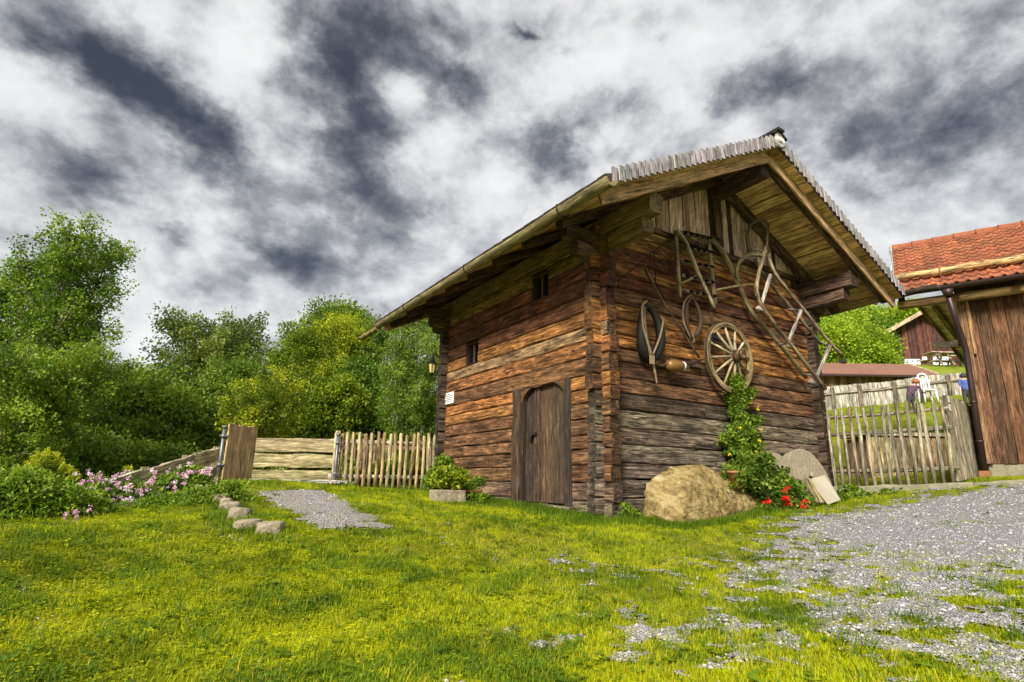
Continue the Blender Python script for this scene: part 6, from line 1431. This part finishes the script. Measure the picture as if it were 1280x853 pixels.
# ------------------------------------------------------------------ lawn: tufts scattered on the turf
def tuft(name, nblades, hgt, wid, spread, mat, seed, curl=.5, leaf=False):
    rs = np.random.default_rng(seed); V, F_, T = [], [], []
    for k in range(nblades):
        b = np.array([rs.normal()*spread, rs.normal()*spread, -.01]); a = rs.random()*6.283; d = np.array([math.cos(a), math.sin(a), 0]); s_ = np.array([-d[1], d[0], 0]); h_ = hgt*rs.uniform(.5, 1.25); wd = wid*rs.uniform(.7, 1.3); o = len(V); cu = curl*rs.uniform(.3, 1.4)
        if leaf:
            tp = b+np.array([0, 0, h_*.7])+d*h_*.25; s2 = wd*2.6; V += [tp-s_*s2*.2, tp+d*s2-s_*s2*.75+Z3*.2*s2, tp+d*s2*1.9, tp+d*s2+s_*s2*.75+Z3*.2*s2]; F_ += [(o, o+1, o+2, o+3)]; T += [rs.random()]; continue
        V += [b-s_*wd, b+s_*wd, b+Z3*h_*.55+d*h_*cu*.22-s_*wd*.8, b+Z3*h_*.55+d*h_*cu*.22+s_*wd*.8, b+Z3*h_*.95+d*h_*cu*.75-s_*wd*.12, b+Z3*h_*.95+d*h_*cu*.75+s_*wd*.12]
        F_ += [(o, o+1, o+3, o+2), (o+2, o+3, o+5, o+4)]; tt_ = rs.random(); T += [tt_, tt_]
    me = bpy.data.meshes.new(name); me.from_pydata([tuple(map(float, v)) for v in V], [], F_); at = me.attributes.new('tone', 'FLOAT', 'FACE'); at.data.foreach_set('value', np.array(T, dtype=np.float32)); me.materials.append(mat)
    return bpy.data.objects.new(name, me)
MG1 = grassmat('lawn_blades', (.050, .11, .003), (.46, .50, .006), (.44, .38, .10), .10)
MG2 = grassmat('dry_blades', (.20, .21, .010), (.58, .50, .025), (.52, .42, .14), .34)
MG3 = grassmat('shady_blades', (.030, .080, .004), (.15, .24, .010), (.30, .30, .06), .05)  # darker greens: weeds, long growth, and shade painted beside the barn
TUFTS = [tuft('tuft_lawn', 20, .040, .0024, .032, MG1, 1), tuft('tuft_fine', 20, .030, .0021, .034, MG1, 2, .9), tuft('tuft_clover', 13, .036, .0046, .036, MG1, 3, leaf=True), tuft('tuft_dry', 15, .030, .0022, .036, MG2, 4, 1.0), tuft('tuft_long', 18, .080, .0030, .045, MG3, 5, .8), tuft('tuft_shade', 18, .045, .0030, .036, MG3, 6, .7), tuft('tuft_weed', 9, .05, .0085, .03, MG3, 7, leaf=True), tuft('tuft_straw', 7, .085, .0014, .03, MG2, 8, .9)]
PEBS = []
for k in range(3):
    bm = bmesh.new(); bmesh.ops.create_icosphere(bm, subdivisions=1, radius=.5)
    for v in bm.verts: v.co *= random.uniform(.65, 1.15); v.co.z *= .55
    me = bpy.data.meshes.new('pebble'); bm.to_mesh(me); bm.free(); PEBS.append(bpy.data.objects.new('pebble', me))
def pebmat():
    mt, n, out = newmat('pebble_stone'); oi = n.n.new('ShaderNodeObjectInfo'); tc = n.n.new('ShaderNodeTexCoord')
    base = n.ramp(oi.outputs['Random'], [(0, (.16, .155, .155)), (.4, (.34, .335, .345)), (.75, (.50, .495, .52)), (1, (.66, .65, .67))]); nz = n.noise(tc.outputs['Object'], 5, 3)
    p = n.add('ShaderNodeBsdfPrincipled', Base_Color=n.mix(n.math('MULTIPLY', nz, .5), base, (.2, .18, .15)), Roughness=.85); n.l.new(p.outputs[0], out.inputs[0]); return mt
MPB = pebmat()
for p in PEBS: p.data.materials.append(MPB)
def scatter(name, pos, scl, idx_, rot, sources, label, cat):
    me = bpy.data.meshes.new(name); me.vertices.add(len(pos)); me.vertices.foreach_set('co', np.asarray(pos, np.float32).ravel())
    for nm_, ty, da, fld in (('scl', 'FLOAT', scl, 'value'), ('rot', 'FLOAT_VECTOR', rot, 'vector'), ('idx', 'INT', idx_, 'value')):
        a = me.attributes.new(nm_, ty, 'POINT'); a.data.foreach_set(fld, np.asarray(da, np.int32 if ty == 'INT' else np.float32).ravel())
    me.update(); o = bpy.data.objects.new(name, me); COL.objects.link(o)
    ng = bpy.data.node_groups.new(name+'_scatter', 'GeometryNodeTree'); ng.interface.new_socket('Geometry', in_out='INPUT', socket_type='NodeSocketGeometry'); ng.interface.new_socket('Geometry', in_out='OUTPUT', socket_type='NodeSocketGeometry')
    N_ = ng.nodes; gi = N_.new('NodeGroupInput'); go = N_.new('NodeGroupOutput'); iop = N_.new('GeometryNodeInstanceOnPoints'); jn = N_.new('GeometryNodeJoinGeometry')
    for so__ in sources[::-1]:
        oi = N_.new('GeometryNodeObjectInfo'); oi.inputs['Object'].default_value = so__; oi.inputs['As Instance'].default_value = True; ng.links.new(oi.outputs['Geometry'], jn.inputs[0])
    def na(nm_, ty): x_ = N_.new('GeometryNodeInputNamedAttribute'); x_.data_type = ty; x_.inputs['Name'].default_value = nm_; return x_.outputs['Attribute']
    ng.links.new(gi.outputs[0], iop.inputs['Points']); ng.links.new(jn.outputs[0], iop.inputs['Instance']); iop.inputs['Pick Instance'].default_value = True
    ng.links.new(na('idx', 'INT'), iop.inputs['Instance Index']); ng.links.new(na('rot', 'FLOAT_VECTOR'), iop.inputs['Rotation']); ng.links.new(na('scl', 'FLOAT'), iop.inputs['Scale']); ng.links.new(iop.outputs[0], go.inputs[0])
    md = o.modifiers.new('scatter', 'NODES'); md.node_group = ng
    return tag(o, label, cat, kind='stuff')
def scatter_points(n, r0, r1, half):
    r_ = np.exp(RNG.uniform(math.log(r0), math.log(r1), n)); a = RNG.uniform(fan-half, fan+half, n); return CAM[0]+r_*np.cos(a), CAM[1]+r_*np.sin(a), r_
def inside_buildings(x, y):
    b = (x > -.05) & (x < W+.05) & (y > -.02) & (y < L+.05)
    d = np.stack([x-BE[0], y-BE[1]], 1); bk_ = -(d@nn[:2]); al = d@u[:2]; return b | ((bk_ > WOFF-.2) & (al > s_c-.1) & (bk_ < 6))
x, y, r_ = scatter_points(150000, 1.1, 34, 1.0)
ga = gravel_amount(x, y); ta = track_amount(x, y); wn_ = sdist(WORN, x, y)
pr = np.ones(len(x)); pr = np.where(ga > -.55, np.clip(.50-ga*1.0, .02, 1), pr); pr = np.where(ta > 0, .05, pr)
pr *= np.where(wn_ > 0, .75, 1); DECK = np.array([D0[:2], D1[:2], D1[:2]+dep[:2]*2.4, D0[:2]+dep[:2]*2.4])
pr *= np.where(inside_buildings(x, y), 0, 1)*np.where(sdist(DECK, x, y) > -.12, 0, 1)
keep = RNG.random(len(x)) < pr; x, y, r_, ga, wn_ = x[keep], y[keep], r_[keep], ga[keep], wn_[keep]
z = H(x, y); # longer growth where the mower does not reach: along walls, boulder, stones
ex, ey = [], []
for (x0, y0, x1, y1, cnt_) in ((-.16, -.3, -.16, 5.4, 900), (-.2, -.3, 5.6, -.3, 1100)):
    q_ = RNG.random(cnt_); ex.append(x0+(x1-x0)*q_-(np.abs(RNG.normal(0, .10, cnt_)) if x0 == x1 else 0)); ey.append(y0+(y1-y0)*q_-(np.abs(RNG.normal(0, .12, cnt_)) if y0 == y1 else 0))
bq = np.array([gp(px, py, Y)[:2] for px, py, Y in ((803, 654, -.5), (830, 656, -.85), (852, 660, -1.1), (898, 659, -.95), (960, 651, -.62))])
for k in range(4):
    q_ = RNG.random(170)[:, None]; p_ = bq[k]+(bq[k+1]-bq[k])*q_+RNG.normal(0, .04, (170, 2))+np.array([-.02, -.07]); ex.append(p_[:, 0]); ey.append(p_[:, 1])
for o_ in bpy.data.objects:
    if o_.name.startswith('stone') and o_.get('group') == 'stones beside the footpath':
        a_ = RNG.uniform(0, 6.28, 16); ex.append(o_.location.x+.17*np.cos(a_)*RNG.uniform(.95, 1.3, 16)); ey.append(o_.location.y+.15*np.sin(a_)*RNG.uniform(.95, 1.3, 16))
ex, ey = np.concatenate(ex), np.concatenate(ey); nb0 = len(x); x, y = np.concatenate([x, ex]), np.concatenate([y, ey]); r_ = np.hypot(x-CAM[0], y-CAM[1]); z = H(x, y); ga = gravel_amount(x, y)
n_ = len(x)
barn_d = np.hypot(np.maximum(np.maximum(-x, x-W), 0), np.maximum(np.maximum(-y, y-L), 0))
left = np.clip((-(x-CAM[0])*math.cos(YAW)+(y-CAM[1])*math.sin(YAW))/5+.2, 0, 1)         # toward the left bank
dryf = np.clip(.35+sdist(WORN, x, y)*.35, 0, .8)*(fbm(x, y, 1.1, 2)*1.6+.75)
dryf = np.where(ga > -.25, np.maximum(dryf, .42), dryf); q_ = RNG.random(n_)
idx_ = np.where(q_ < dryf, 3, RNG.choice([0, 1], n_))
idx_ = np.where((idx_ != 3) & (RNG.random(n_) < left*.55), 2, idx_)
shade = np.clip(1.15-barn_d/.95, 0, 1)*((x < 4.2) | (y > 0)); idx_ = np.where(RNG.random(n_) < shade*.9, np.where(RNG.random(n_) < .30, 4, 5), idx_)  # barn's shade strip put into blade colour: darker tufts near its walls
idx_ = np.where((RNG.random(n_) < .05*(fbm(x, y, 1.4, 1)+.5)) & (r_ > 3), 4, idx_)
idx_ = np.where((idx_ < 3) & (fbm(x, y, 2.3, 0) > .10) & (RNG.random(n_) < .5), 5, idx_)
q_ = RNG.random(n_); idx_ = np.where((q_ < .035) & (r_ < 9), 6, np.where((q_ > .985), 7, idx_)); idx_[nb0:] = RNG.choice([4, 4, 5], n_-nb0)
scl = RNG.uniform(.65, 1.25, n_)*np.clip(.8+r_/26, .8, 1.9)*np.where((idx_ == 3) | (ga > 0), .85, 1)
rot = np.stack([RNG.normal(0, .15, n_), RNG.normal(0, .15, n_), RNG.uniform(0, 6.283, n_)], 1)
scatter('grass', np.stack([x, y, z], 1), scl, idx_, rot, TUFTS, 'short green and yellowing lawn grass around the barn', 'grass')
x, y, r_ = scatter_points(190000, 1.2, 15, 1.0); ga = gravel_amount(x, y); ta = track_amount(x, y); wn_ = sdist(WORN, x, y)
pr = np.where(ta > 0, .7, np.maximum(np.clip((ga+.45)*1.5, 0, .9)**1.5, np.where(wn_ > 0, .05, .003))); pr *= np.where(inside_buildings(x, y), 0, 1)
keep = RNG.random(len(x)) < pr; x, y, r_ = x[keep], y[keep], r_[keep]; n_ = len(x)
scl = np.clip(RNG.lognormal(math.log(.0100), .48, n_), .004, .026)*np.clip(.8+r_/12, .9, 1.9)*np.where(ta[keep] > 0, 1.4, np.where(ga[keep] > -.05, 1, .8)); z = H(x, y)+np.where(ga[keep] > -.05, .011, .003)
scatter('loose_gravel', np.stack([x, y, z], 1), scl, RNG.integers(0, 3, n_), np.stack([RNG.normal(0, .4, n_), RNG.normal(0, .4, n_), RNG.uniform(0, 6.28, n_)], 1), PEBS, 'loose grey gravel stones strewn over yard and path', 'gravel')
